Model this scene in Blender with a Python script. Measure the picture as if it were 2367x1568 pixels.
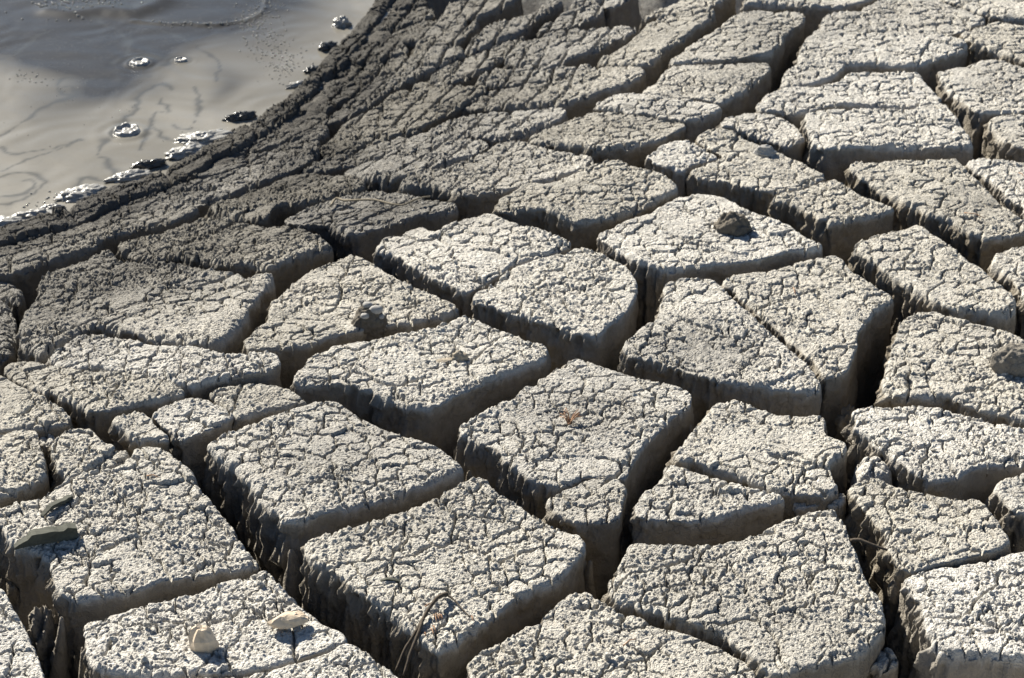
import bpy, math, random
import numpy as np
from mathutils import Vector

# ------------------------------------------------------------------ scene, camera, sky, sun
scene = bpy.context.scene
for o in list(bpy.data.objects):
    bpy.data.objects.remove(o)
COL = scene.collection
rnd = random.Random(7)

FOCAL, SENSOR, PITCH, CAMH = 67.0, 36.0, math.radians(29.0), 1.70
FW, FH = 2367.0, 1568.0            # pixel grid in which outlines were measured
cam_d = bpy.data.cameras.new('camera')
cam_d.lens = FOCAL; cam_d.sensor_width = SENSOR; cam_d.clip_start = 0.05; cam_d.clip_end = 2000
cam = bpy.data.objects.new('camera', cam_d); COL.objects.link(cam)
cam.location = (0, 0, CAMH); cam.rotation_euler = (math.pi/2 - PITCH, 0, 0)
cam_d.dof.use_dof = True; cam_d.dof.focus_distance = 3.0; cam_d.dof.aperture_fstop = 11.0
scene.camera = cam

SUN_AZ, SUN_EL = math.radians(-38.0), math.radians(34.0)   # azimuth from +Y, negative = to the left
world = bpy.data.worlds.new('World'); scene.world = world; world.use_nodes = True
wn = world.node_tree
sky = wn.nodes.new('ShaderNodeTexSky'); sky.sky_type = 'NISHITA'; sky.sun_disc = False
sky.sun_elevation = SUN_EL; sky.sun_rotation = SUN_AZ; sky.altitude = 2300; sky.dust_density = 0.6
wn.nodes['Background'].inputs['Strength'].default_value = 0.05
wn.links.new(sky.outputs['Color'], wn.nodes['Background'].inputs['Color'])
sl = bpy.data.lights.new('sun', 'SUN'); sl.energy = 5.0; sl.angle = math.radians(0.53); sl.color = (1.0, 0.935, 0.82)
sun = bpy.data.objects.new('sun', sl); COL.objects.link(sun)
sdir = Vector((math.sin(SUN_AZ)*math.cos(SUN_EL), math.cos(SUN_AZ)*math.cos(SUN_EL), math.sin(SUN_EL)))
sun.rotation_euler = sdir.to_track_quat('Z', 'Y').to_euler(); sun.location = sdir*20
scene.view_settings.view_transform = 'Standard'; scene.view_settings.look = 'None'
scene.view_settings.gamma = 1.0; scene.view_settings.use_curve_mapping = False
scene.view_settings.exposure = 1.26
scene.cycles.max_bounces = 6; scene.cycles.diffuse_bounces = 4; scene.cycles.glossy_bounces = 3

# ------------------------------------------------------------------ noise in numpy
_rs = np.random.RandomState(11)
PERM = _rs.permutation(4096).astype(np.int32); PERM = np.concatenate([PERM, PERM])
_a = _rs.rand(4096)*2*math.pi
GX, GY = np.cos(_a), np.sin(_a)
_g3 = _rs.randn(4096, 3); _g3 /= np.linalg.norm(_g3, axis=1)[:, None]
RV = _rs.rand(4096, 4)
def hsh(ix, iy, seed=0):
    return PERM[(PERM[(ix + seed*131) & 4095] + iy) & 4095]
def fade(t): return t*t*t*(t*(t*6-15)+10)
def perlin(x, y, seed=0):
    ix = np.floor(x).astype(np.int32); iy = np.floor(y).astype(np.int32)
    fx = x-ix; fy = y-iy; u = fade(fx); v = fade(fy)
    def g(dx, dy):
        h = hsh(ix+dx, iy+dy, seed)
        return GX[h]*(fx-dx) + GY[h]*(fy-dy)
    a = g(0, 0); b = g(1, 0); c = g(0, 1); d = g(1, 1)
    return ((a+(b-a)*u) + ((c+(d-c)*u) - (a+(b-a)*u))*v)*1.5
def perlin3(x, y, z, seed=0):
    ix = np.floor(x).astype(np.int32); iy = np.floor(y).astype(np.int32); iz = np.floor(z).astype(np.int32)
    fx = x-ix; fy = y-iy; fz = z-iz; u = fade(fx); v = fade(fy); w = fade(fz)
    def g(dx, dy, dz):
        h = PERM[(hsh(ix+dx, iy+dy, seed) + iz+dz) & 4095]
        return _g3[h, 0]*(fx-dx) + _g3[h, 1]*(fy-dy) + _g3[h, 2]*(fz-dz)
    def pl(dz):
        a = g(0, 0, dz); b = g(1, 0, dz); c = g(0, 1, dz); d = g(1, 1, dz)
        p = a+(b-a)*u; q = c+(d-c)*u
        return p+(q-p)*v
    A = pl(0); B = pl(1)
    return (A+(B-A)*w)*1.5
def worley(x, y, seed=0):
    """F1, F2 and a random value of the nearest cell"""
    ix = np.floor(x).astype(np.int32); iy = np.floor(y).astype(np.int32)
    f1 = np.full(x.shape, 9.0); f2 = np.full(x.shape, 9.0); idv = np.zeros(x.shape, np.int32)
    for dx in (-1, 0, 1):
        for dy in (-1, 0, 1):
            h = hsh(ix+dx, iy+dy, seed)
            px = ix+dx+RV[h, 0]; py = iy+dy+RV[h, 1]
            d = (px-x)**2 + (py-y)**2
            c = d < f1
            f2 = np.where(c, f1, np.minimum(f2, d))
            idv = np.where(c, h, idv); f1 = np.where(c, d, f1)
    return np.sqrt(f1), np.sqrt(f2), idv
def worley_edge(x, y, seed=0):
    """distance to the nearest cell border, direction towards it, random value of the cell"""
    ix = np.floor(x).astype(np.int32); iy = np.floor(y).astype(np.int32)
    f1 = np.full(x.shape, 9.0); f2 = np.full(x.shape, 9.0); idv = np.zeros(x.shape, np.int32)
    ax = np.zeros(x.shape); ay = np.zeros(x.shape); bx = np.zeros(x.shape); by = np.zeros(x.shape)
    for dx in (-1, 0, 1):
        for dy in (-1, 0, 1):
            h = hsh(ix+dx, iy+dy, seed)
            px = ix+dx+RV[h, 0]-x; py = iy+dy+RV[h, 1]-y
            d = px*px+py*py; c = d < f1; c2 = (d < f2) & ~c
            bx = np.where(c, ax, np.where(c2, px, bx)); by = np.where(c, ay, np.where(c2, py, by)); f2 = np.where(c, f1, np.where(c2, d, f2))
            ax = np.where(c, px, ax); ay = np.where(c, py, ay); idv = np.where(c, h, idv); f1 = np.where(c, d, f1)
    nx = bx-ax; ny = by-ay; L = np.sqrt(nx*nx+ny*ny)+1e-9; nx /= L; ny /= L
    return 0.5*((ax+bx)*nx+(ay+by)*ny), nx, ny, idv, ax, ay
def sstep(a, b, x):
    t = np.clip((x-a)/(b-a), 0, 1); return t*t*(3-2*t)

# ------------------------------------------------------------------ terrain and projection
cp, sp = math.cos(PITCH), math.sin(PITCH)
def ray(fx, fy):
    x = (fx/FW-0.5)*SENSOR; y = -(fy/FH-0.5)*SENSOR*FH/FW
    # camera axes: right +X, forward (0,cp,-sp), up (0,sp,cp)
    return np.array([x, FOCAL*cp + y*sp, -FOCAL*sp + y*cp])
def hit_plane(fx, fy, z):
    r = ray(fx, fy); t = (z-CAMH)/r[2]
    return r[0]*t, r[1]*t
POOL_Z, SLOPE_W = -0.20, 1.25
SHORE_F = [(-150, 575), (-60, 545), (0, 530), (60, 511), (110, 502), (160, 486), (230, 449), (270, 432), (330, 418), (380, 394),
           (430, 369), (480, 341), (530, 311), (580, 286), (640, 246), (700, 191), (730, 161), (760, 131), (800, 90), (840, 48), (872, 0), (905, -60), (940, -130)]
SHORE = np.array([hit_plane(a, b, POOL_Z) for a, b in SHORE_F])
def shore_exact(x, y):
    """signed distance to the shore line, positive on land"""
    x = np.asarray(x, float); y = np.asarray(y, float)
    best = np.full(x.shape, 1e9); sg = np.ones(x.shape)
    A = SHORE.copy()
    A = np.vstack([A[0]+(A[0]-A[1])/np.linalg.norm(A[0]-A[1])*4, A, A[-1]+(A[-1]-A[-2])/np.linalg.norm(A[-1]-A[-2])*6])
    for i in range(len(A)-1):
        p, q = A[i], A[i+1]; e = q-p; L = e@e
        t = np.clip(((x-p[0])*e[0]+(y-p[1])*e[1])/L, 0, 1)
        dx = x-(p[0]+t*e[0]); dy = y-(p[1]+t*e[1]); d = dx*dx+dy*dy
        c = d < best
        side = e[0]*(y-p[1]) - e[1]*(x-p[0])       # left of the line is the pool
        sg = np.where(c, np.where(side > 0, -1.0, 1.0), sg); best = np.where(c, d, best)
    return np.sqrt(best)*sg
SH_T = (SHORE[-4]-SHORE[3])/np.linalg.norm(SHORE[-4]-SHORE[3])
_gx = np.arange(-3.2, 3.2, 0.02); _gy = np.arange(0.4, 8.4, 0.02)
_GD = shore_exact(*np.meshgrid(_gx, _gy))
def shore_dist(x, y):
    x = np.atleast_1d(np.asarray(x, float)); y = np.atleast_1d(np.asarray(y, float))
    fx = (x+3.2)/0.02; fy = (y-0.4)/0.02
    out = (fx < 0) | (fy < 0) | (fx >= len(_gx)-1.01) | (fy >= len(_gy)-1.01)
    fx = np.clip(fx, 0, len(_gx)-1.01); fy = np.clip(fy, 0, len(_gy)-1.01)
    i = fx.astype(int); j = fy.astype(int); u = fx-i; v = fy-j
    r = (_GD[j, i]*(1-u)+_GD[j, i+1]*u)*(1-v)+(_GD[j+1, i]*(1-u)+_GD[j+1, i+1]*u)*v
    if out.any(): r[out] = shore_exact(x[out], y[out])
    return r
def height(x, y):
    d = shore_dist(x, y)
    return POOL_Z*(1-sstep(-0.35, SLOPE_W, d))*1.18 + 0.0
def project(pts, dz=0.0):
    P = np.array(pts, float); R = np.array([ray(a, b) for a, b in P])
    z = np.full(len(P), dz)
    for _ in range(40):
        t = (z-CAMH)/R[:, 2]; X = R[:, 0]*t; Y = R[:, 1]*t
        z = 0.5*z + 0.5*(height(X, Y)+dz)
    return np.stack([X, Y], 1)
def at(fx, fy, dz=0.0):
    p = project([(fx, fy)], dz)[0]
    return np.array([p[0], p[1], float(height(p[0], p[1])[0])+dz])

# ------------------------------------------------------------------ materials
def nodemat(name):
    m = bpy.data.materials.new(name); m.use_nodes = True
    nt = m.node_tree; return m, nt, nt.nodes['Principled BSDF']
def N(nt, t, **kw):
    n = nt.nodes.new(t)
    for k, v in kw.items():
        if k.startswith('_'): setattr(n, k[1:], v)
        else: n.inputs[k.replace('__', ' ')].default_value = v
    return n
def mixcol(nt, fac, a, b):
    n = nt.nodes.new('ShaderNodeMix'); n.data_type = 'RGBA'
    for s, v in ((0, fac), (6, a), (7, b)):
        if isinstance(v, (tuple, list)): n.inputs[s].default_value = (*v, 1)
        elif isinstance(v, (int, float)): n.inputs[s].default_value = v
        else: nt.links.new(v, n.inputs[s])
    return n.outputs[2]
def math_(nt, op, a, b=None, c=None):
    n = nt.nodes.new('ShaderNodeMath'); n.operation = op
    for i, v in enumerate((a, b, c)):
        if v is None: continue
        if isinstance(v, (int, float)): n.inputs[i].default_value = v
        else: nt.links.new(v, n.inputs[i])
    return n.outputs[0]
def ramp(nt, src, pts):
    n = nt.nodes.new('ShaderNodeValToRGB'); cr = n.color_ramp
    while len(cr.elements) < len(pts): cr.elements.new(0.5)
    for e, (p, c) in zip(cr.elements, pts): e.position = p; e.color = (c, c, c, 1) if not isinstance(c, tuple) else (*c, 1)
    nt.links.new(src, n.inputs[0]); return n.outputs[0]

def mud_material():
    m, nt, b = nodemat('dried_mud')
    L = nt.links.new
    geo = N(nt, 'ShaderNodeNewGeometry'); pos = geo.outputs['Position']
    top = N(nt, 'ShaderNodeAttribute', _attribute_name='top').outputs['Fac']
    damp = N(nt, 'ShaderNodeAttribute', _attribute_name='damp').outputs['Fac']
    def noise(sc, det=4, rough=0.6):
        n = N(nt, 'ShaderNodeTexNoise', Scale=sc, Detail=det, Roughness=rough); L(pos, n.inputs['Vector']); return n.outputs['Fac']
    big = noise(5.0, 3); med = noise(38.0, 5, 0.65); fine = noise(420.0, 3)
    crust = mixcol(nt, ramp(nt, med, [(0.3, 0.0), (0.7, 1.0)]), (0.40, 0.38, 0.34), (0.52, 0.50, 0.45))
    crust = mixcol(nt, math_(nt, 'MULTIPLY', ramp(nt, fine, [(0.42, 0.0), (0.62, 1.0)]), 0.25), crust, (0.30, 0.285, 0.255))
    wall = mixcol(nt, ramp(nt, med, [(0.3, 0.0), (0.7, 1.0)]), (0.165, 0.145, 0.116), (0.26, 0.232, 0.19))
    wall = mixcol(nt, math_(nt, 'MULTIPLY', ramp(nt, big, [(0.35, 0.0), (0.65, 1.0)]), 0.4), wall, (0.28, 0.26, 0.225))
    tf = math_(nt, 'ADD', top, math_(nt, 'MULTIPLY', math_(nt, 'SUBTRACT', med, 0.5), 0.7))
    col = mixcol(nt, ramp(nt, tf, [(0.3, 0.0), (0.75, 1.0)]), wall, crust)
    wet = mixcol(nt, med, (0.055, 0.053, 0.049), (0.105, 0.100, 0.091))
    df = math_(nt, 'ADD', damp, math_(nt, 'MULTIPLY', math_(nt, 'SUBTRACT', big, 0.5), 0.3))
    df = ramp(nt, df, [(0.0, 0.0), (1.0, 1.0)])
    col = mixcol(nt, df, col, wet)
    oi = N(nt, 'ShaderNodeObjectInfo').outputs['Random']
    hv = N(nt, 'ShaderNodeHueSaturation'); L(col, hv.inputs['Color']); L(math_(nt, 'MULTIPLY_ADD', oi, 0.22, 0.89), hv.inputs['Value']); L(math_(nt, 'MULTIPLY_ADD', oi, -0.4, 1.2), hv.inputs['Saturation'])
    L(hv.outputs[0], b.inputs['Base Color'])
    b.inputs['Roughness'].default_value = 1.0
    b.inputs['Specular IOR Level'].default_value = 0.04
    # fine granular relief and hairline cracks
    mp = N(nt, 'ShaderNodeVectorMath', _operation='ADD'); L(pos, mp.inputs[0])
    wv = N(nt, 'ShaderNodeTexNoise', Scale=70.0, Detail=1.0); L(pos, wv.inputs['Vector'])
    ws = N(nt, 'ShaderNodeVectorMath', _operation='SCALE'); L(wv.outputs['Color'], ws.inputs[0]); ws.inputs['Scale'].default_value = 0.012
    L(ws.outputs[0], mp.inputs[1])
    gran = N(nt, 'ShaderNodeTexVoronoi', Scale=310.0, _feature='F1'); L(mp.outputs[0], gran.inputs['Vector'])
    crk = N(nt, 'ShaderNodeTexVoronoi', Scale=66.0, _feature='DISTANCE_TO_EDGE'); L(mp.outputs[0], crk.inputs['Vector'])
    ck = ramp(nt, crk.outputs['Distance'], [(0.0, 0.0), (0.05, 1.0)])
    ckm = math_(nt, 'MULTIPLY', math_(nt, 'SUBTRACT', 1.0, ck), ramp(nt, noise(16.0, 2), [(0.45, 0.0), (0.6, 1.0)]))
    hgt = math_(nt, 'MULTIPLY', math_(nt, 'SUBTRACT', 1.0, gran.outputs['Distance']), math_(nt, 'MULTIPLY_ADD', top, 0.0022, 0.0004))
    hgt = math_(nt, 'ADD', hgt, math_(nt, 'MULTIPLY', fine, 0.0016))
    hgt = math_(nt, 'ADD', hgt, math_(nt, 'MULTIPLY', med, math_(nt, 'MULTIPLY', math_(nt, 'SUBTRACT', 1.0, top), 0.014)))
    hgt = math_(nt, 'SUBTRACT', hgt, math_(nt, 'MULTIPLY', ckm, math_(nt, 'MULTIPLY_ADD', top, 0.0010, 0.0012)))
    bp = N(nt, 'ShaderNodeBump', Strength=0.9, Distance=1.0); L(hgt, bp.inputs['Height']); L(bp.outputs[0], b.inputs['Normal'])
    return m
MUD = mud_material()

# ------------------------------------------------------------------ mesh helpers
TRIS = [0]
def mesh_obj(name, V, quads, tris=None, mat=None, parent=None, smooth=True, origin=None, attrs=None):
    V = np.asarray(V, np.float32)
    if origin is None: origin = np.array([V[:, 0].mean(), V[:, 1].mean(), V[:, 2].min()], np.float32)
    origin = np.asarray(origin, np.float32)
    me = bpy.data.meshes.new(name)
    quads = np.zeros((0, 4), np.int32) if quads is None else np.asarray(quads, np.int32).reshape(-1, 4)
    tris = np.zeros((0, 3), np.int32) if tris is None else np.asarray(tris, np.int32).reshape(-1, 3)
    me.vertices.add(len(V)); me.vertices.foreach_set('co', (V-origin).ravel())
    loops = np.concatenate([quads.ravel(), tris.ravel()]); me.loops.add(len(loops)); me.loops.foreach_set('vertex_index', loops)
    nf = len(quads)+len(tris); me.polygons.add(nf)
    st = np.concatenate([np.arange(len(quads))*4, len(quads)*4+np.arange(len(tris))*3]).astype(np.int32)
    me.polygons.foreach_set('loop_start', st)
    me.polygons.foreach_set('use_smooth', np.full(nf, smooth, bool))
    me.update(calc_edges=True); me.validate()
    if attrs:
        for k, v in attrs.items():
            a = me.attributes.new(k, 'FLOAT', 'POINT'); a.data.foreach_set('value', np.asarray(v, np.float32))
    if mat: me.materials.append(mat)
    o = bpy.data.objects.new(name, me); COL.objects.link(o)
    if parent is not None:
        o.parent = parent; o.location = Vector(origin.tolist()) - parent.location
    else: o.location = origin.tolist()
    TRIS[0] += len(quads)*2+len(tris)
    return o
def tag(o, label=None, cat=None, group=None, kind=None):
    if label: o['label'] = label
    if cat: o['category'] = cat
    if group: o['group'] = group
    if kind: o['kind'] = kind
    return o

def chaikin(P, it=2, r=0.2):
    for _ in range(it):
        Q = np.roll(P, -1, 0)
        P = np.stack([P*(1-r)+Q*r, P*r+Q*(1-r)], 1).reshape(-1, 2)
    return P
def resample(P, s):
    Q = np.vstack([P, P[:1]]); d = np.r_[0, np.cumsum(np.linalg.norm(np.diff(Q, axis=0), axis=1))]
    n = max(24, int(d[-1]/s)); t = np.linspace(0, d[-1], n, endpoint=False)
    return np.stack([np.interp(t, d, Q[:, 0]), np.interp(t, d, Q[:, 1])], 1)
def area2(P):
    x, y = P[:, 0], P[:, 1]; return 0.5*np.sum(x*np.roll(y, -1)-y*np.roll(x, -1))

# patches where the crust is still damp
DAMP_SPOTS = [(1330, 960, 0.17, 0.38), (770, 1060, 0.17, 0.36), (1610, 800, 0.12, 0.28), (330, 1180, 0.14, 0.15), (950, 470, 0.2, 0.25), (330, 690, 0.25, 0.10), (1760, 70, 0.25, 0.35), (1700, 190, 0.15, 0.3), (1400, 300, 0.15, 0.2), (200, 860, 0.3, 0.08), (1150, 390, 0.15, 0.15), (1000, 1180, 0.12, 0.15)]
# relief of a mud crust, in metres, at world points
def warp(X, Y):
    return (X + 0.012*perlin(X*20, Y*20, 1) + 0.0040*perlin(X*80, Y*80, 3), Y + 0.012*perlin(X*20, Y*20, 2) + 0.0040*perlin(X*80, Y*80, 4))
PLATE = 27.0
def snap_to_cracks(X, Y, s):
    """slide grid vertices that lie close to a crack into its middle line, so that cracks stay thin and unbroken"""
    for _ in range(2):
        wx, wy = warp(X, Y); e, nx, ny, _i, _a, _b = worley_edge(wx*PLATE, wy*PLATE, 8); e = e/PLATE
        k = e < 0.55*s
        X = np.where(k, X+nx*e, X); Y = np.where(k, Y+ny*e, Y)
    return X, Y
def relief(X, Y, edge, coarse=1.0):
    wx2, wy2 = warp(X, Y)
    z = 0.0045*perlin(X*6, Y*6, 5) + 0.0020*perlin(X*18, Y*18, 6) + 0.0013*perlin(X*45, Y*45, 7)
    # plates separated by cracks
    e, _, _, idv, ax, ay = worley_edge(wx2*PLATE, wy2*PLATE, 8); e = e/PLATE
    mask = sstep(-0.20, 0.05, perlin(X*9+3.3, Y*9, 9) + 0.5*perlin(X*23, Y*23, 10) + 0.12)
    z += mask*((RV[idv, 2]-0.5)*0.0030 + (0.11*RV[idv, 3]-0.02)*ay/PLATE - 0.05*(RV[idv, 0]-0.3)*ax/PLATE) - 0.0190*np.exp(-(e/0.0011)**2)*mask
    # a few long open cracks
    e, _, _, idv, _a, _b = worley_edge(wx2*8.5+4, wy2*8.5, 11); e = e/8.5
    m1 = sstep(0.0, 0.18, perlin(X*7, Y*7+11, 12))
    z += (RV[idv, 2]-0.5)*0.0050 - 0.0190*np.exp(-(e/0.0016)**2)*m1
    # hairline cracks inside the plates
    e, _, _, _i, _a, _b = worley_edge(wx2*62+7, wy2*62, 13)
    z -= 0.0040*np.exp(-(e/62/0.0009)**2)*sstep(0.05, 0.3, perlin(X*14, Y*14+5, 13))
    # popcorn granules, fading into smoother skin here and there
    sd = shore_dist(X, Y); on = 1-sstep(0.62, 0.95, sd)
    am = (1+0.7*(1-sstep(0.60, 1.0, sd)))*coarse*(0.40+0.95*sstep(-0.35, 0.35, perlin(X*5+8, Y*5, 19)+0.35*perlin(X*16, Y*16, 20)))
    wob = 0.35*perlin(X*170, Y*170, 14)
    g1, _, idg = worley(X*185+wob, Y*185-wob, 15)
    z += am*0.0031*np.clip(1-(g1/0.74)**2, 0, 1)**1.3*(0.15+0.85*RV[idg, 3])
    g2, _, idg = worley(X*105+wob*0.5, Y*105+9, 16)
    z += am*0.0026*np.clip(1-(g2/0.46)**2, 0, 1)**1.5*(RV[idg, 3] > 0.74)
    # small round pits
    g3, _, idg = worley(X*112+3, Y*112+1, 17)
    z -= 0.0050*np.clip(1-(g3/0.25)**2, 0, 1)*(RV[idg, 2] > 0.45)
    z += am*0.0007*perlin(X*110, Y*110, 18)
    # on the slope: narrow plates in rows that follow the shore
    if on.max() > 0.01:
        al = X*SH_T[0]+Y*SH_T[1]
        q = (sd+0.020*perlin(X*3.2, Y*3.2, 21)+0.006*perlin(X*14, Y*14, 22)+0.0025*perlin(X*50, Y*50, 27))*16.5
        row = np.floor(q).astype(np.int32); f = q-row
        al2 = al*2.4+RV[PERM[row & 4095], 0]*9+0.10*perlin(X*12, Y*12, 23)
        seg = np.floor(al2).astype(np.int32); fa = al2-seg; hp = hsh(row, seg, 24)
        e = np.minimum(np.minimum(f, 1-f)/16.5, np.minimum(fa, 1-fa)/2.4)
        z += on*(-0.024*np.exp(-(e/0.0036)**2)*sstep(-0.55, -0.1, perlin(X*5, Y*5, 25)) + (RV[hp, 2]-0.5)*0.007 + (0.5-f)*0.010*RV[hp, 1] + 0.0010*perlin(X*60, Y*60, 26))
    return z

def mud_block(poly, label=None, name='mud_block', parent=None, depth=0.34, dz=0.0, R=0.008, damp=None, flare=0.05, grow=0.003, cat='mud block',
              group='cracked mud blocks', tilt=(0, 0), res=1.0, wallrough=1.0, round_it=2):
    P = project(poly, dz)
    if area2(P) < 0: P = P[::-1]
    c = P.mean(0); dist = math.sqrt(c[0]**2+c[1]**2+(CAMH-dz)**2)
    s = res*1.15*dist*SENSOR/FOCAL/1024
    seed = len(bpy.data.meshes)
    C = resample(chaikin(P, round_it, 0.17), s*1.5)
    # ragged outline
    T = np.roll(C, -1, 0)-np.roll(C, 1, 0); T /= np.linalg.norm(T, axis=1)[:, None]+1e-9
    nrm = np.stack([T[:, 1], -T[:, 0]], 1)
    lf = np.clip(-nrm[:, 0]*1.2+0.25, 0.15, 1)
    _, _, ch = worley(C[:, 0]*38, C[:, 1]*38, seed+3)
    w = grow + 0.0050*perlin(C[:, 0]*14, C[:, 1]*14, seed) + 0.0032*lf*perlin(C[:, 0]*45, C[:, 1]*45, seed+1) + 0.0022*perlin(C[:, 0]*130, C[:, 1]*130, seed+2)
    w = w - 0.0070*lf*(RV[ch, 2] > 0.72)*RV[ch, 3] - 0.004*lf*np.abs(perlin(C[:, 0]*70, C[:, 1]*70, seed+4))
    w = np.convolve(np.r_[w[-1], w, w[0]], [0.25, 0.5, 0.25], 'valid')
    C = C + nrm*w[:, None]
    # grid of cells whose centre lies inside the outline
    mn = C.min(0)-s; mx = C.max(0)+s
    nx = int((mx[0]-mn[0])/s)+2; ny = int((mx[1]-mn[1])/s)+2
    cellx = mn[0]+(np.arange(nx)+0.5)*s; inside = np.zeros((ny, nx), bool)
    A = C; B = np.roll(C, -1, 0)
    for j in range(ny):
        yy = mn[1]+(j+0.5)*s
        k = (A[:, 1] > yy) != (B[:, 1] > yy)
        xs = np.sort(A[k, 0]+(yy-A[k, 1])*(B[k, 0]-A[k, 0])/(B[k, 1]-A[k, 1]))
        if len(xs): inside[j] = np.searchsorted(xs, cellx) % 2 == 1
    jj, ii = np.nonzero(inside)
    vid = np.full((ny+1, nx+1), -1, np.int64); cnt = np.zeros((ny+1, nx+1), np.int8)
    for a, b in ((0, 0), (0, 1), (1, 0), (1, 1)): cnt[jj+a, ii+b] += 1     # (per offset the cells are unique)
    vj, vi = np.nonzero(cnt); vid[vj, vi] = np.arange(len(vj))
    quads = np.stack([vid[jj, ii], vid[jj, ii+1], vid[jj+1, ii+1], vid[jj+1, ii]], 1)
    X, Y = snap_to_cracks(mn[0]+vi*s, mn[1]+vj*s, s)
    bnd = cnt[vj, vi] < 4
    # band near the outline
    core = cnt == 4
    kk = int(0.03/s)+2
    er = core.copy()
    for _ in range(kk):
        e2 = er.copy(); e2[1:] &= er[:-1]; e2[:-1] &= er[1:]; e2[:, 1:] &= er[:, :-1]; e2[:, :-1] &= er[:, 1:]; er = e2
    band = ~er[vj, vi]
    edge = np.full(len(X), 0.05); tpar = np.zeros(len(X)); nx_ = np.zeros(len(X)); ny_ = np.zeros(len(X))
    bi = np.nonzero(band)[0]; E = B-A; EL = (E**2).sum(1)
    qx = X[bi].copy(); qy = Y[bi].copy()
    # nearest outline vertex, then the two segments around it
    near = np.zeros(len(bi), np.int64)
    for k0 in range(0, len(bi), 4000):
        sl_ = slice(k0, k0+4000)
        d = (X[bi[sl_], None].astype(np.float32)-C[None, :, 0].astype(np.float32))**2+(Y[bi[sl_], None].astype(np.float32)-C[None, :, 1].astype(np.float32))**2
        near[sl_] = d.argmin(1)
    best = np.full(len(bi), 9.0); n = len(C)
    for off in (-1, 0):
        si = (near+off) % n
        t = np.clip(((X[bi]-A[si, 0])*E[si, 0]+(Y[bi]-A[si, 1])*E[si, 1])/(EL[si]+1e-12), 0, 1)
        fx = A[si, 0]+t*E[si, 0]; fy = A[si, 1]+t*E[si, 1]; d = np.hypot(X[bi]-fx, Y[bi]-fy)
        k = d < best; best = np.where(k, d, best); qx = np.where(k, fx, qx); qy = np.where(k, fy, qy); tpar[bi] = np.where(k, si+t, tpar[bi])
    edge[bi] = best; edge[bnd] = 0.0
    bb = bnd[bi]; X[bi[bb]] = qx[bb]; Y[bi[bb]] = qy[bb]
    # heights of the top
    H = height(X, Y)
    tz = dz + tilt[0]*(X-c[0]) + tilt[1]*(Y-c[1])
    Rv = R*(1.0+1.3*np.clip(perlin(X*9, Y*9, seed+5), -0.5, 1.0)+0.4*perlin(X*40, Y*40, seed+6)); Rv = np.clip(Rv, 0.0025, 0.028)
    d = np.minimum(edge, Rv); drop = Rv-np.sqrt(np.maximum(Rv**2-(Rv-d)**2, 0))
    rel = relief(X, Y, edge)
    Z = H+tz-drop+rel*(0.35+0.65*sstep(0, 0.006, edge))
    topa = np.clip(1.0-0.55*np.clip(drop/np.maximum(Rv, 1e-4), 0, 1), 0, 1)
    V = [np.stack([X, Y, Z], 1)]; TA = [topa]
    # walls
    bidx = np.nonzero(bnd)[0]; order = bidx[np.argsort(tpar[bidx])]; M = len(order)
    sd = shore_dist(np.array([c[0]]), np.array([c[1]]))[0]
    tp = tpar[order]; i0 = np.floor(tp).astype(int) % n
    # smoothed outward normals
    Ts = np.roll(C, -4, 0)-np.roll(C, 4, 0); Ts /= np.linalg.norm(Ts, axis=1)[:, None]+1e-9
    nn = np.stack([Ts[:, 1], -Ts[:, 0]], 1)[i0]
    bx, by, bz = X[order], Y[order], Z[order]
    left = np.clip(-nn[:, 0]*1.3+0.1, 0, 1)
    amp = (0.0028+0.0100*left)*wallrough
    def row(x0, y0, z0, nn, amp, arc, dep):
        z = z0-dep
        stri = (perlin(arc*0.9, z*9, seed+7)*0.9+perlin(arc*2.3, z*22, seed+8)*0.5)*np.clip(amp*110, 0.2, 1)
        nz = perlin3(x0*38, y0*38, z*38, seed+9)*0.8+perlin3(x0*90, y0*90, z*90, 3)*0.6
        rough = amp*(stri+nz)*min(1.0, dep/0.012)
        groove = -0.0045*np.exp(-((dep-0.026-0.008*perlin(arc*0.35, arc*0+2, seed+4))/0.0035)**2)*sstep(-0.1, 0.3, perlin(arc*0.25, arc*0+9, seed+3))
        bulge = (0.006*perlin3(x0*9, y0*9, z*9, seed+2)+0.0045*perlin3(x0*24, y0*24, z*24, seed+12))*min(1.0, dep/0.03)
        off = flare*dep*(0.35 if dep < 0.05 else 1.0-0.0325/dep*1.0) + rough + groove + bulge
        return np.stack([x0+nn[:, 0]*off, y0+nn[:, 1]*off, z], 1)
    arc = tp*(s*1.5)*95.0
    base = len(X); prev = order; deps = [0.003, 0.007, 0.012]
    Q = [quads]; TR = []
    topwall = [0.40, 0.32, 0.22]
    cur = base
    for di, dep in enumerate(deps):
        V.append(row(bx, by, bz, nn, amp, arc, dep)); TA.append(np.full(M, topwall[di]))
        ids = cur+np.arange(M); Q.append(np.stack([prev, np.roll(prev, -1), np.roll(ids, -1), ids], 1)[:, ::-1]); prev = ids; cur += M
    # halve the number of columns
    hk = np.arange(0, M, 2); Hn = len(hk); hid = nn[hk, 1] > 0.4      # far sides need no detail
    deps2 = np.array([0.018, 0.025, 0.033, 0.043, 0.055, 0.070, 0.088, 0.110, 0.140, 0.175, 0.215, 0.26, 0.31]); deps2 = deps2[deps2 < depth]
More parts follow.
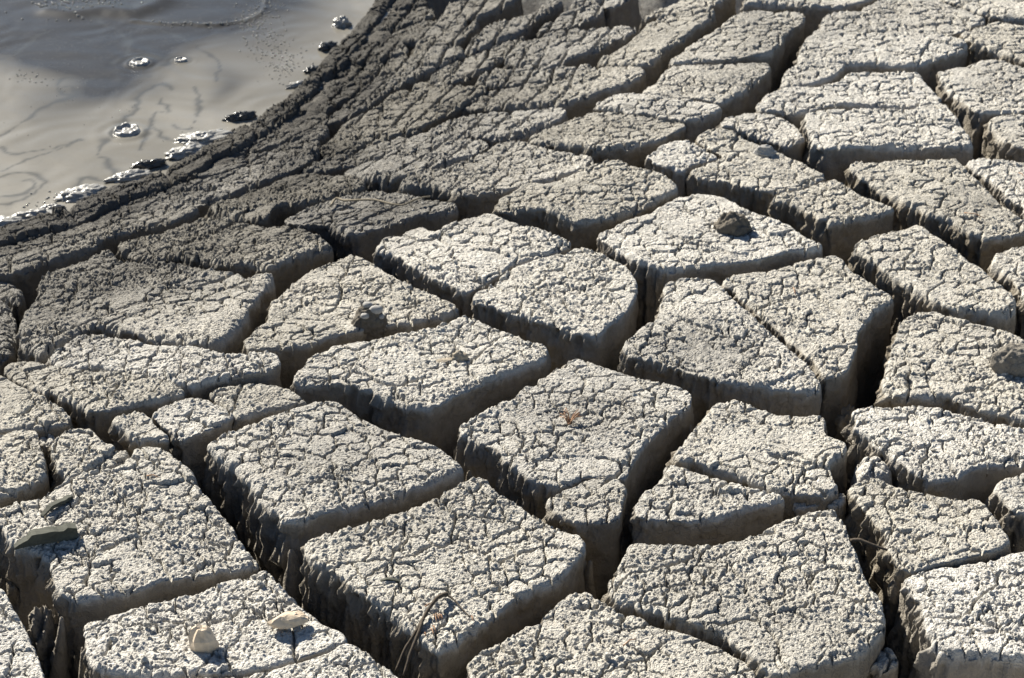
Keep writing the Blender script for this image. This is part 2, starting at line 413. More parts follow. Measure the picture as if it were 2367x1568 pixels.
    for di, dep in enumerate(deps2):
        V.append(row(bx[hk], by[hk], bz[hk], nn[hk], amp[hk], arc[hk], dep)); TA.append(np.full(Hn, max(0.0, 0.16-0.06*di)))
        ids = cur+np.arange(Hn)
        if di == 0:
            nxt = np.roll(ids, -1); a0 = prev[hk]; a1 = prev[(hk+1) % M]; a2 = prev[(np.roll(hk, -1))]
            TR += [np.stack([a0, ids, a1], 1), np.stack([a1, ids, nxt], 1)]
            two = a1 != a2
            TR += [np.stack([a1, nxt, a2], 1)[two]]
        else:
            Q.append(np.stack([prev, ids, np.roll(ids, -1), np.roll(prev, -1)], 1)[~hid])
        if di == 0: first = ids
        prev = ids; cur += Hn
    Q.append(np.stack([first, prev, np.roll(prev, -1), np.roll(first, -1)], 1)[hid])
    V = np.vstack(V); TA = np.concatenate(TA)
    Q = np.vstack(Q); TR = np.vstack(TR)
    if damp is None:
        sdv = shore_dist(V[:, 0], V[:, 1])
        dm = np.maximum(0.97*(1-sstep(0.05, 0.60, sdv)), 0.68*(1-sstep(0.55, 1.12, sdv)))
        dm = dm + 0.20*sstep(0.1, 0.5, perlin(V[:, 0]*2.6+1.7, V[:, 1]*2.6, 31))
        for fx, fy, rr_, aa_ in DAMP_SPOTS:
            q = at(fx, fy); dm = dm + aa_*np.exp(-((V[:, 0]-q[0])**2+(V[:, 1]-q[1])**2)/rr_**2)
        dm = np.clip(dm, 0, 1)
    else: dm = np.full(len(V), damp)
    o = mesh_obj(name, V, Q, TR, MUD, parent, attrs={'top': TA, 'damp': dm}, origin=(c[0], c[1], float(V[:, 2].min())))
    if parent is None: tag(o, label, cat, group)
    return o
def cracked_block(slabs, label, **kw):
    """one block whose top is split by a narrow crack: an empty with one slab per piece"""
    allp = np.vstack([project(p) for p in slabs]); c = allp.mean(0)
    e = bpy.data.objects.new('mud_block', None); COL.objects.link(e)
    e.location = (c[0], c[1], float(height(c[0], c[1])[0])-0.26); e.empty_display_size = 0.05
    tag(e, label, 'mud block', 'cracked mud blocks')
    grow = kw.pop('grow', 0.0012)
    for p in slabs: mud_block(p, name='slab', parent=e, **{'R': 0.005, 'grow': grow, **kw})
    return e

# ------------------------------------------------------------------ the blocks of dried mud
K = 0.3623
def cr(col, row, pts):
    ox = (0, 757.4, 1514.8)[col]; oy = (0, 473.4, 999.8)[row]
    return [(ox+x*K, oy+y*K) for x, y in pts]
BLOCKS = []
def B(label, pts, **kw): BLOCKS.append((label, [pts], kw))
def B2(label, *slabs, **kw): BLOCKS.append((label, list(slabs), kw))

# front row
B('bright mud block cut off by the bottom left corner', [(-60,1330),(0,1352),(20,1392),(47,1424),(75,1490),(98,1565),(110,1620),(-60,1640)])
B('mud block at lower left with two grey wood chips lying on it', [(-35,1195),(0,1181),(36,1166),(90,1155),(145,1123),(159,1101),(206,1091),(261,1083),(301,1058),(308,1040),(344,1034),(373,1036),(413,1069),(442,1083),(471,1141),(514,1188),(554,1242),(594,1288),(543,1302),(471,1317),(362,1340),(308,1362),(174,1383),(145,1369),(127,1348),(112,1300),(90,1275),(36,1268),(0,1215)])
B('small slab wedged at the back edge of the wood chip block', [(205,1086),(217,1072),(254,1047),(286,1031),(297,1041),(297,1053),(261,1078),(235,1086)], depth=0.12, R=0.010)
B('mud block at bottom left carrying two yellowish rocks', [(196,1440),(254,1420),(362,1395),(453,1366),(536,1337),(580,1322),(616,1315),(641,1337),(663,1366),(706,1402),(746,1435),(806,1478),(757,1503),(688,1518),(616,1540),(471,1552),(362,1563),(254,1561),(217,1543),(203,1507),(192,1456)])
B('mud strip along the bottom edge in front of the yellowish rocks', [(320,1588),(471,1564),(620,1551),(700,1529),(757,1515),(805,1491),(850,1515),(917,1566),(960,1605),(900,1645),(330,1650)])
B('large bright block at bottom centre with dead twig on its front corner', [(714,1246),(757,1233),(830,1217),(902,1192),(975,1166),(1040,1134),(1083,1112),(1123,1107),(1141,1127),(1163,1148),(1228,1188),(1283,1214),(1337,1226),(1353,1239),(1352,1268),(1326,1297),(1290,1330),(1210,1365),(1156,1400),(1091,1449),(1062,1480),(1011,1502),(975,1475),(902,1415),(830,1368),(775,1326),(730,1300),(706,1275)])
B('large block at bottom right of centre with chipped left corner', [(1449,1257),(1471,1252),(1515,1255),(1600,1254),(1696,1250),(1768,1232),(1805,1210),(1841,1194),(1906,1177),(1928,1181),(1953,1221),(1971,1261),(1986,1308),(2011,1351),(2037,1391),(2040,1435),(2029,1467),(2015,1489),(1968,1511),(1877,1532),(1805,1558),(1776,1554),(1732,1507),(1671,1464),(1620,1440),(1562,1424),(1515,1402),(1470,1400),(1424,1377),(1406,1351),(1431,1308),(1446,1275)])
B('bright block on the bottom edge right of centre with ragged back rim', [(1286,1395),(1322,1377),(1355,1371),(1381,1387),(1409,1395),(1431,1416),(1482,1427),(1515,1447),(1569,1456),(1652,1478),(1696,1511),(1739,1536),(1750,1558),(1757,1610),(1700,1650),(1150,1650),(1085,1610),(1083,1565),(1080,1540),(1101,1518),(1156,1492),(1210,1456),(1265,1420)])
B('large block in the bottom right corner with rough lit left side', [(2094,1330),(2131,1317),(2185,1307),(2257,1294),(2330,1275),(2367,1270),(2440,1260),(2450,1540),(2367,1516),(2326,1520),(2239,1514),(2178,1511),(2160,1492),(2142,1435),(2123,1384),(2098,1348)])
B('small broken lump in the crack at bottom right', [(2007,1536),(2029,1503),(2051,1492),(2073,1507),(2080,1536),(2040,1550)], depth=0.2, dz=-0.03)
B('mud block at right with curled plates behind the corner block', [(1966,1118),(1997,1101),(2040,1103),(2065,1119),(2113,1132),(2167,1145),(2221,1150),(2261,1154),(2283,1170),(2301,1203),(2337,1250),(2312,1266),(2221,1289),(2167,1300),(2094,1315),(2076,1300),(2047,1253),(2033,1217),(2004,1181),(1972,1146)])
B('rounded block with smooth front at right above the curled plates', [(1964,948),(1997,935),(2058,935),(2167,941),(2257,952),(2330,975),(2367,984),(2430,1000),(2430,1060),(2367,1065),(2323,1069),(2276,1076),(2236,1098),(2203,1108),(2167,1112),(2123,1101),(2087,1072),(2051,1047),(2018,1028),(2005,1007),(1975,985)])
B('small rounded hump between two blocks at right', [(1982,1065),(2000,1054),(2029,1051),(2058,1069),(2062,1087),(2022,1100),(1984,1098)], depth=0.15, dz=-0.012, R=0.02)
B('mud block on the right edge carrying a round clod', [(2080,741),(2109,723),(2160,716),(2185,727),(2225,738),(2276,756),(2330,770),(2367,789),(2430,820),(2440,985),(2359,966),(2294,946),(2261,937),(2185,914),(2102,914),(2051,912),(2033,897),(2045,865),(2058,836),(2069,789)])
B('rounded block end on the right edge below the smooth front block', [(2297,1134),(2312,1112),(2348,1098),(2367,1094),(2440,1085),(2440,1190),(2367,1184),(2341,1177),(2312,1152)])
B('long narrow block at right running down toward the clod block', [(1973,564),(1993,551),(2040,539),(2080,528),(2120,519),(2145,535),(2203,578),(2261,618),(2312,662),(2344,687),(2352,720),(2312,725),(2276,720),(2239,713),(2196,705),(2149,684),(2102,662),(2058,633),(2004,593),(1975,578)])
B2('wide block right of centre split in two by a straight diagonal crack',
   [(1537,655),(1569,647),(1649,645),(1665,662),(1700,698),(1746,738),(1793,781),(1836,818),(1872,857),(1893,885),(1893,903),(1855,906),(1787,899),(1696,885),(1623,867),(1569,847),(1515,833),(1460,820),(1439,807),(1446,796),(1467,770),(1515,738),(1529,705)],
   [(1664,650),(1689,640),(1768,629),(1859,604),(1924,593),(1942,600),(1968,625),(2022,662),(2058,680),(2062,691),(2040,709),(2000,741),(1982,770),(1975,810),(1960,850),(1931,868),(1905,870),(1880,836),(1838,799),(1787,752),(1743,713),(1700,676)], grow=0.0026)
B('bright block right of centre with a dark rough stone on it', [(1384,533),(1446,506),(1515,479),(1551,460),(1587,442),(1623,438),(1667,449),(1718,482),(1768,500),(1823,522),(1877,558),(1899,570),(1884,577),(1841,580),(1750,600),(1660,611),(1551,622),(1518,618),(1482,606),(1446,584),(1382,548)])
B2('long double block at centre divided by a thin curved crack',
   [(861,569),(888,549),(924,546),(949,530),(982,526),(1007,539),(1033,520),(1083,502),(1120,490),(1138,492),(1160,506),(1228,528),(1294,549),(1328,562),(1281,584),(1185,607),(1141,645),(1094,667),(1076,671),(1040,655),(989,633),(946,611),(931,593),(895,582),(866,578)],
   [(1333,567),(1373,575),(1410,597),(1446,618),(1471,647),(1473,676),(1457,713),(1428,742),(1381,774),(1337,767),(1283,752),(1228,734),(1156,713),(1094,694),(1091,682),(1105,668),(1147,650),(1191,612),(1285,588)])
B('central bright block with small brown clod near its middle', [(675,876),(688,857),(725,821),(757,807),(830,789),(939,770),(1011,756),(1047,734),(1076,725),(1098,731),(1120,742),(1156,756),(1210,778),(1254,789),(1266,803),(1257,825),(1210,843),(1120,877),(1047,917),(993,944),(960,941),(902,923),(848,899),(794,883),(740,886),(690,886)])
B('wedge shaped bright block left of centre topped by a pebbly mud lump', [(565,803),(576,785),(623,734),(623,713),(630,698),(688,647),(721,626),(757,611),(808,589),(830,593),(884,626),(939,651),(993,673),(1047,694),(1058,705),(1047,716),(975,734),(866,752),(794,767),(757,776),(717,796),(670,801),(616,808),(580,812)])
B('broad grey block at left with coarse bumpy top', [(92,640),(109,629),(181,615),(232,584),(261,586),(275,602),(326,604),(380,607),(435,618),(489,629),(543,633),(574,644),(594,636),(623,633),(629,651),(598,680),(572,705),(572,727),(543,756),(500,792),(435,787),(393,775),(344,770),(290,760),(217,742),(185,756),(134,781),(91,810),(58,796),(40,763),(54,727),(69,698),(83,669)], R=0.018)
B('long grey strip in front of the broad bumpy block', [(109,821),(123,803),(145,789),(178,767),(203,762),(254,774),(326,789),(399,799),(471,810),(525,821),(565,823),(616,814),(638,821),(645,843),(616,857),(565,867),(507,877),(453,894),(428,890),(380,875),(308,854),(217,843),(163,843),(120,834)])
B('grey block at left edge of frame below the long strip', [(7,843),(29,830),(65,829),(127,845),(181,852),(290,859),(344,874),(399,885),(428,899),(424,912),(362,926),(290,941),(232,952),(203,950),(163,932),(109,908),(47,883),(22,865)])
B('low block on the left edge with pale front lip', [(-80,850),(0,867),(22,880),(54,899),(101,917),(138,937),(165,966),(159,975),(109,979),(54,983),(0,990),(-80,1000)])
B('small pale block on the left edge beside a narrow gap', [(-70,1005),(0,1001),(45,990),(78,993),(85,1015),(100,1060),(107,1096),(72,1119),(36,1137),(0,1148),(-70,1160)])
B('tiny sunken lump behind the small pale block at left', [(84,999),(100,993),(118,1001),(122,1013),(110,1026),(94,1022)], depth=0.15, dz=-0.02)
B('short pale block behind the wood chip block', [(120,1020),(127,1006),(163,988),(207,984),(221,999),(239,1017),(268,1028),(254,1045),(225,1065),(203,1080),(167,1096),(141,1094),(134,1072),(123,1047)])
B2('cracked pale block left of centre in two pieces',
   [(250,977),(261,962),(308,952),(330,953),(362,981),(391,1010),(384,1019),(344,1015),(308,1017),(275,997),(254,986)],
   [(339,949),(399,930),(435,915),(471,917),(507,934),(536,952),(533,963),(500,981),(453,997),(417,1015),(402,1008),(368,981)])
B('small pale block left of centre beside the cracked pair', [(482,908),(507,897),(562,886),(598,881),(634,890),(688,905),(710,923),(688,930),(616,946),(545,965),(541,948),(518,934)])
B('large block at centre left with damp darker top', [(475,1024),(507,1006),(580,977),(652,952),(725,926),(757,921),(779,926),(812,948),(877,981),(957,1003),(1011,1030),(1047,1054),(1069,1069),(1065,1080),(1011,1103),(939,1134),(866,1158),(794,1179),(757,1190),(688,1216),(652,1214),(641,1192),(598,1156),(558,1101),(540,1083),(507,1056),(478,1036)])
B2('large damp centre block with pine needles and a broken front slab',
   [(1065,981),(1083,970),(1156,934),(1228,886),(1283,854),(1323,830),(1348,830),(1373,839),(1428,857),(1482,872),(1551,886),(1587,901),(1598,912),(1591,934),(1551,966),(1515,995),(1482,1036),(1457,1080),(1446,1106),(1420,1101),(1344,1100),(1323,1117),(1283,1123),(1239,1112),(1174,1069),(1156,1040),(1120,1025),(1083,1009),(1065,998)],
   [(1272,1146),(1301,1130),(1344,1112),(1391,1106),(1428,1108),(1444,1132),(1442,1163),(1431,1195),(1391,1203),(1337,1199),(1301,1185),(1275,1168)], grow=0.003)
B('pale block right of centre with flaking plates', [(1562,1054),(1569,1039),(1623,973),(1663,928),(1689,921),(1718,926),(1747,941),(1805,955),(1855,961),(1895,955),(1910,970),(1906,991),(1917,1006),(1950,1017),(1958,1030),(1945,1045),(1915,1067),(1924,1098),(1939,1130),(1906,1141),(1823,1137),(1797,1134),(1732,1109),(1660,1083),(1605,1067),(1570,1065)])
B('pale wedge block in front of the flaking plates', [(1471,1177),(1478,1156),(1515,1101),(1536,1072),(1569,1074),(1623,1092),(1696,1121),(1768,1139),(1805,1147),(1815,1158),(1790,1167),(1718,1179),(1652,1195),(1587,1199),(1515,1197),(1475,1193)])
B('crumbled clod below the flaking plates block', [(1822,1148),(1865,1144),(1904,1147),(1899,1161),(1855,1172),(1830,1170)], depth=0.15, dz=-0.02)
B('square broken clod in the crack right of the flaking plates', [(1912,1141),(1950,1137),(1953,1163),(1914,1168)], depth=0.15, dz=-0.02)

# second and third rows, right side
B('bright flat block right of centre in the second row', [(1152,475),(1163,457),(1199,431),(1228,426),(1261,431),(1301,413),(1355,391),(1402,375),(1428,371),(1453,380),(1482,391),(1515,399),(1537,406),(1569,424),(1562,435),(1515,460),(1482,472),(1410,498),(1373,507),(1344,511),(1319,507),(1265,489),(1210,484),(1156,484)])
B('grey block with a curved twig lying along it', [(652,508),(680,497),(715,480),(757,467),(830,442),(877,437),(939,442),(989,457),(1054,464),(1060,475),(1040,482),(975,489),(939,507),(866,524),(830,536),(801,536),(775,520),(757,515),(700,518),(660,516)])
B('pale grey block behind the bright second row block', [(920,431),(939,417),(989,399),(1018,395),(1065,377),(1120,351),(1156,330),(1192,324),(1228,333),(1283,344),(1355,355),(1370,362),(1373,377),(1319,393),(1246,415),(1192,433),(1149,442),(1102,446),(1073,449),(1025,437),(989,426),(960,430),(931,435)])
B('pale block near top centre behind two small steps', [(1214,324),(1236,308),(1283,290),(1337,268),(1366,257),(1410,254),(1464,261),(1515,268),(1551,275),(1580,279),(1584,293),(1544,312),(1515,322),(1482,328),(1446,337),(1402,346),(1373,346),(1337,339),(1283,335),(1239,332)])
B('narrow pale step below the tall block at top', [(1373,247),(1381,237),(1410,226),(1464,219),(1515,221),(1569,227),(1660,237),(1670,245),(1652,256),(1598,277),(1551,271),(1515,264),(1464,257),(1410,250)])
B('grey square block in front of the tall block at top', [(1478,213),(1515,188),(1550,152),(1623,149),(1732,145),(1776,145),(1779,159),(1750,188),(1718,212),(1674,234),(1642,230),(1587,223),(1515,217)])
B('tall grey block at top right of centre with deep right side', [(1540,145),(1587,112),(1623,83),(1660,58),(1710,24),(1750,19),(1855,21),(1857,43),(1834,62),(1812,78),(1805,101),(1776,128),(1732,132),(1660,139),(1587,143)])
B('wide bright block near the top right with rounded front', [(1841,136),(1848,116),(1863,87),(1895,58),(1910,33),(1950,31),(2004,36),(2076,54),(2131,76),(2185,87),(2239,103),(2232,112),(2185,128),(2131,143),(2076,147),(2022,143),(1968,140),(1913,143),(1859,141)])
B('bright block touching the top edge at right', [(1989,33),(1997,18),(2040,0),(2094,-15),(2160,-9),(2203,11),(2257,29),(2276,40),(2268,51),(2221,70),(2185,82),(2149,74),(2094,56),(2040,44)])
B('block cut off by the top right corner', [(2140,-30),(2189,0),(2239,14),(2276,29),(2330,40),(2367,47),(2430,55),(2440,-45),(2200,-50)])
B('bright block on the right edge just below the top corner', [(2223,78),(2257,62),(2312,45),(2367,58),(2430,75),(2430,165),(2367,143),(2330,127),(2276,109),(2232,94)])
B('large bright block on the right edge with tall textured left side', [(2169,167),(2185,156),(2239,145),(2276,132),(2312,132),(2367,149),(2440,170),(2440,258),(2367,259),(2330,261),(2276,268),(2262,266),(2239,250),(2203,217),(2171,181)])
B('small block on the right edge beside a dark vertical slot', [(2285,276),(2312,267),(2367,265),(2440,262),(2440,348),(2367,342),(2334,332),(2312,317),(2287,293)])
B('small pillow shaped block at upper right', [(1805,192),(1815,163),(1834,149),(1877,145),(1950,150),(1946,163),(1924,178),(1877,192),(1841,196),(1812,197)])
B('pale block at upper right with a notch at its back', [(1747,243),(1768,225),(1812,203),(1877,201),(1946,185),(1960,167),(2022,163),(2123,163),(2138,181),(2160,207),(2178,230),(2131,237),(2058,244),(1950,241),(1877,252),(1841,261),(1805,256),(1761,252)])
B('bright oblong block at upper right with long straight front wall', [(1861,277),(1866,263),(1913,256),(1986,254),(2076,252),(2131,245),(2181,237),(2203,261),(2228,290),(2254,322),(2250,332),(2167,330),(2058,335),(1986,339),(1913,346),(1877,339),(1872,315),(1863,293)])
B('small bright block left of the oblong one at upper right', [(1664,293),(1680,268),(1732,255),(1797,261),(1830,279),(1852,308),(1868,319),(1841,328),(1823,332),(1787,321),(1732,303),(1692,291)])
B2('long bright block at upper right in three pieces with a grey pebble',
   [(1490,362),(1528,333),(1587,322),(1612,336),(1637,351),(1664,363),(1628,373),(1594,381),(1583,394),(1545,384),(1505,372)],
   [(1607,318),(1623,304),(1667,297),(1703,310),(1739,328),(1787,346),(1823,361),(1877,391),(1915,408),(1877,422),(1834,438),(1783,446),(1732,433),(1660,415),(1594,402),(1600,387),(1640,377),(1674,364),(1646,348),(1622,334)],
   [(1789,453),(1841,442),(1879,427),(1921,413),(1950,424),(2004,457),(2058,478),(2069,486),(2022,502),(1950,513),(1913,520),(1899,509),(1859,491),(1823,473),(1792,464)])
B('wide bright block at right with heavily undercut left side', [(1964,395),(1971,377),(2022,373),(2131,364),(2208,364),(2229,384),(2265,419),(2309,462),(2363,498),(2420,525),(2420,528),(2367,530),(2330,544),(2276,555),(2239,541),(2203,515),(2185,509),(2131,488),(2076,459),(2022,430),(1971,403)])
B('bright block on the right edge behind a straight narrow crack', [(2229,372),(2257,366),(2312,370),(2367,373),(2440,375),(2440,530),(2370,488),(2337,462),(2294,419),(2261,391)])
B('block on the right edge with dark rough left face', [(2294,609),(2305,586),(2323,577),(2367,568),(2440,565),(2440,730),(2367,692),(2348,650),(2320,622)])

# slope toward the pool
G = dict(res=1.12, group='grey mud slabs on the slope', depth=0.16, R=0.010, flare=0.2)
B('grey slab above the broad bumpy block with fringed front edge', [(275,560),(308,546),(362,539),(417,520),(471,495),(543,506),(616,518),(652,519),(706,526),(743,546),(770,568),(757,575),(688,595),(623,622),(580,613),(525,613),(453,602),(399,588),(344,600),(312,595),(278,582)], group='grey mud slabs on the slope')
B('long grey slab along the left edge above a hollow', [(-60,570),(0,545),(72,524),(145,508),(240,495),(362,490),(452,478),(460,486),(399,513),(308,531),(235,550),(212,570),(98,594),(60,610),(0,620),(-60,632)], **{**G, 'depth': 0.22})
B('dark mud face on the left edge below the hollow', [(-70,690),(0,680),(20,700),(32,730),(36,780),(20,815),(0,830),(-70,830)], dz=-0.03, R=0.03, group='grey mud slabs on the slope')
B('small dark mud lump on the left edge under the long slab', [(-70,640),(0,632),(30,640),(52,668),(40,690),(10,675),(-70,672)], dz=-0.025, R=0.03, group='grey mud slabs on the slope')
B('grey slab with a short smooth front wall left of the twig block', [(480,477),(540,454),(600,430),(690,402),(790,396),(843,417),(840,432),(760,456),(690,466),(628,478),(618,508),(560,500),(500,491)], **{**G, 'depth': 0.22})
B('grey slab directly behind the pale grey second row block', [(794,391),(830,377),(900,343),(975,310),(1040,315),(1120,326),(1131,341),(1047,373),(957,402),(902,413),(848,404)], **{**G, 'depth': 0.22})
B('grey slab near centre with overhanging lip', [(978,303),(1011,288),(1054,270),(1156,261),(1265,252),(1301,252),(1308,263),(1265,286),(1192,308),(1138,312),(1083,310),(1029,310)], **{**G, 'depth': 0.22})
B('long grey slab below the top centre', [(1058,250),(1102,223),(1138,206),(1200,200),(1294,183),(1337,165),(1402,151),(1496,157),(1482,174),(1428,199),(1366,216),(1319,235),(1228,242),(1120,250)], **{**G, 'depth': 0.22})
B('thin grey slab behind the long slab at top centre', [(1098,194),(1120,172),(1156,161),(1240,160),(1380,146),(1330,163),(1286,180),(1200,193)], **G)
B('grey slab at top centre with shaded front wall', [(1160,128),(1210,98),(1283,68),(1355,68),(1464,60),(1472,68),(1446,82),(1373,107),(1301,136),(1246,156),(1192,146)], **{**G, 'depth': 0.22})
B('grey slab at top centre right ending in a point', [(1381,135),(1388,124),(1428,111),(1464,89),(1515,45),(1551,27),(1652,24),(1649,38),(1605,67),(1533,114),(1515,132),(1482,145),(1428,143)], **{**G, 'depth': 0.22})
B('thin slab on the top edge right of centre', [(1475,48),(1530,18),(1600,-10),(1710,-30),(1655,8),(1600,18),(1551,22),(1515,38)], **G)
B('flat slab cut by the top edge above the tall block', [(1715,12),(1735,4),(1800,3),(1860,13),(1950,13),(1985,3),(2040,-18),(1900,-50),(1750,-45)], **{**G, 'depth': 0.22})
B('wide sloping slab in the middle of the grey band', [(761,321),(797,283),(862,250),(902,221),(993,196),(1029,205),(1128,203),(1105,225),(1047,254),(982,288),(960,300),(931,301),(866,324),(794,353),(745,366),(735,345)], **G)
B('narrow slab below the wide sloping slab', [(690,392),(757,368),(830,348),(902,321),(949,317),(953,330),(910,348),(848,370),(764,388),(720,397)], **G)
B('sloping strip with pale broken edge in the grey band', [(757,263),(830,219),(895,176),(946,143),(1011,111),(1062,105),(1076,120),(1047,138),(993,163),(953,181),(899,208),(859,237),(794,267),(745,284),(735,275)], **G)
B('slab between two oblique cracks right of the broken edge strip', cr(1,0,[(640,500),(700,455),(900,360),(1060,290),(1230,225),(1250,240),(1180,320),(1080,360),(1000,440),(920,480),(760,540)]), **G)
B('long thin slab climbing to the top edge', cr(1,0,[(870,300),(960,200),(1100,130),(1300,80),(1460,-10),(1500,20),(1330,110),(1210,205),(1030,270),(900,325)]), **G)
B('slab touching the top edge left of the pointed slab', cr(1,0,[(1330,190),(1400,130),(1500,80),(1620,40),(1740,10),(1760,60),(1650,130),(1500,165)]), **G)
B('wedge of grey crust on the top edge', cr(1,0,[(1520,30),(1640,-20),(1800,-80),(2000,-100),(1900,-10),(1780,40),(1720,0),(1600,60)]), **G)
B('dark wet slab above the small square hole', cr(1,0,[(0,335),(120,268),(300,245),(490,262),(510,320),(420,350),(300,388),(100,397),(0,402),(-60,380)]), **G)
B('dark wet slab near the top with rounded right end', cr(1,0,[(180,185),(250,120),(450,62),(620,22),(680,80),(640,110),(500,150),(350,195),(200,228)]), **G)
B('dark wet strip running right from the shore', cr(1,0,[(130,258),(220,230),(420,185),(640,135),(840,112),(900,140),(820,230),(700,238),(560,250),(490,252),(300,235)]), **G)
B('dark slab below the small square hole', cr(1,0,[(-30,425),(150,410),(320,402),(430,362),(530,352),(560,380),(400,450),(280,500),(100,492),(-30,490)]), **G)
B('grey slab right of the small square hole', cr(1,0,[(560,265),(700,250),(860,205),(940,135),(970,155),(830,270),(700,290),(560,365),(550,300)]), **G)
B('dark slab at the top edge right of the shore', cr(1,0,[(740,80),(760,30),(900,-10),(1060,-50),(1250,-80),(1180,20),(1060,70),(960,110),(850,115),(760,100)]), **G)
B('dark crust slab between shore and broken edge strip', cr(1,0,[(-60,510),(280,510),(400,470),(480,400),(380,480),(200,598),(100,650),(-20,715),(-120,640)]), **G)
B('dark slab at the very top of the shore', cr(1,0,[(250,110),(255,50),(400,-10),(600,-50),(640,10),(450,50)]), **G)
B('dark damp slab along the shore below the shiny clumps', cr(0,0,[(1650,765),(1800,630),(1890,560),(2050,515),(2020,600),(1960,700),(1850,760),(1700,790)]), **G)
B('dark damp strip starting at the black wet lump', cr(0,0,[(1240,990),(1450,870),(1650,795),(1900,775),(2091,705),(2091,790),(1900,878),(1700,945),(1450,995),(1300,1008)]), **G)
B('damp strip below the shiny wet mud sheet', cr(0,0,[(900,1130),(1250,1015),(1500,1005),(1800,930),(2080,800),(2091,860),(1950,930),(1700,1010),(1400,1100),(1150,1165),(900,1155)]), **G)
B('long damp slab in the left part of the grey band', cr(0,0,[(600,1270),(900,1175),(1150,1180),(1400,1112),(1800,985),(2040,895),(2040,990),(1900,1080),(1600,1180),(1300,1290),(1000,1335),(650,1345)]), **G)
B('thin damp slab by the shore at left', cr(0,0,[(-150,1490),(0,1465),(200,1400),(400,1345),(620,1280),(640,1345),(400,1385),(200,1430),(0,1495),(-150,1560)]), **G)

# crust right at the water's edge
def edge_strip(i0, i1, label):
    top = [(a-5, b-4) for a, b in SHORE_F[i0:i1+1]]; low = [(a+16+7*math.sin(a*0.05), b+24+6*math.sin(b*0.07)) for a, b in SHORE_F[i0:i1+1]]
    B(label, top+low[::-1], **{**G, 'depth': 0.12, 'R': 0.012, 'tilt': (0, 0), 'dz': 0.016, 'res': 1.05})
edge_strip(1, 5, 'dark crust strip at the water left of the silvery clump')
edge_strip(5, 9, 'dark crust strip at the water below the ringed bubble')
edge_strip(9, 13, 'dark crust strip at the water beside the black pointed lump')
edge_strip(13, 16, 'dark crust strip at the water below the foam trail')
edge_strip(16, 21, 'dark crust strip at the water at the top of the shore')

for label, slabs, kw in BLOCKS:
    if len(slabs) == 1: mud_block(slabs[0], label, **{'tilt': (rnd.uniform(-.03, .03), rnd.uniform(-.03, .03)), 'dz': rnd.uniform(-.006, .006), **kw})
    else: cracked_block(slabs, label, **kw)

# ------------------------------------------------------------------ ground under and around the blocks
def in_frame(X, Y, Z):
    """image position (0..1) of world points"""
    dy = Y*cp - (Z-CAMH)*sp; up = Y*sp + (Z-CAMH)*cp
    dy = np.maximum(dy, 0.05)
    return X/dy*FOCAL/SENSOR+0.5, 0.5-up/dy*FOCAL/(SENSOR*FH/FW)
def make_ground():
    n = 300; t = np.linspace(-1, 1, n)
    gx = 2.6*t + 500*t**9; gy = 4.0 + 3.6*t + 500*np.sign(t)*np.abs(t)**9
    X, Y = [a.ravel() for a in np.meshgrid(gx, gy)]
    sd = shore_dist(X, Y)
    H = height(X, Y)
    u, v = in_frame(X, Y, H)
    m = np.maximum(np.maximum(-u, u-1), np.maximum(-v, v-1)); m = np.where(Y < 0.6, 1.0, m)
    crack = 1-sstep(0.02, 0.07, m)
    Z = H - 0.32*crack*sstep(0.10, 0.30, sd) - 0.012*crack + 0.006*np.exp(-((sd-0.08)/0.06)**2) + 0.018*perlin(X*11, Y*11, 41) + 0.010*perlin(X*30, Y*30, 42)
    # the pool basin and, far beyond the picture, an unseen raised bank added to darken its reflection
    Z = np.where(sd < 0, np.minimum(Z, POOL_Z+0.012-0.5*sstep(-0.01, 0.30, -sd)), Z)
    far = sstep(3.4, 4.6, -sd); Z = Z + far*(0.45+0.9+0.12*perlin(X*1.3, Y*1.3, 43))
    V = np.stack([X, Y, Z], 1); i = np.arange(n-1)
    A = (i[None, :]+n*i[:, None]).ravel()
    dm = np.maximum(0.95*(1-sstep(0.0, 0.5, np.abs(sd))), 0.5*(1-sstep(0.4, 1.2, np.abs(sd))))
    dm = np.maximum(dm, 0.85*sstep(3.0, 3.6, -sd))  # unseen far bank darkened so that the pool reflects it dark
    o = mesh_obj('ground', V, np.stack([A, A+1, A+n+1, A+n], 1), None, MUD, attrs={'top': 0.9*(1-crack), 'damp': dm}, origin=(0, 0, 0))  # damp also carries the darkening of the unseen far bank
    tag(o, kind='structure')
make_ground()

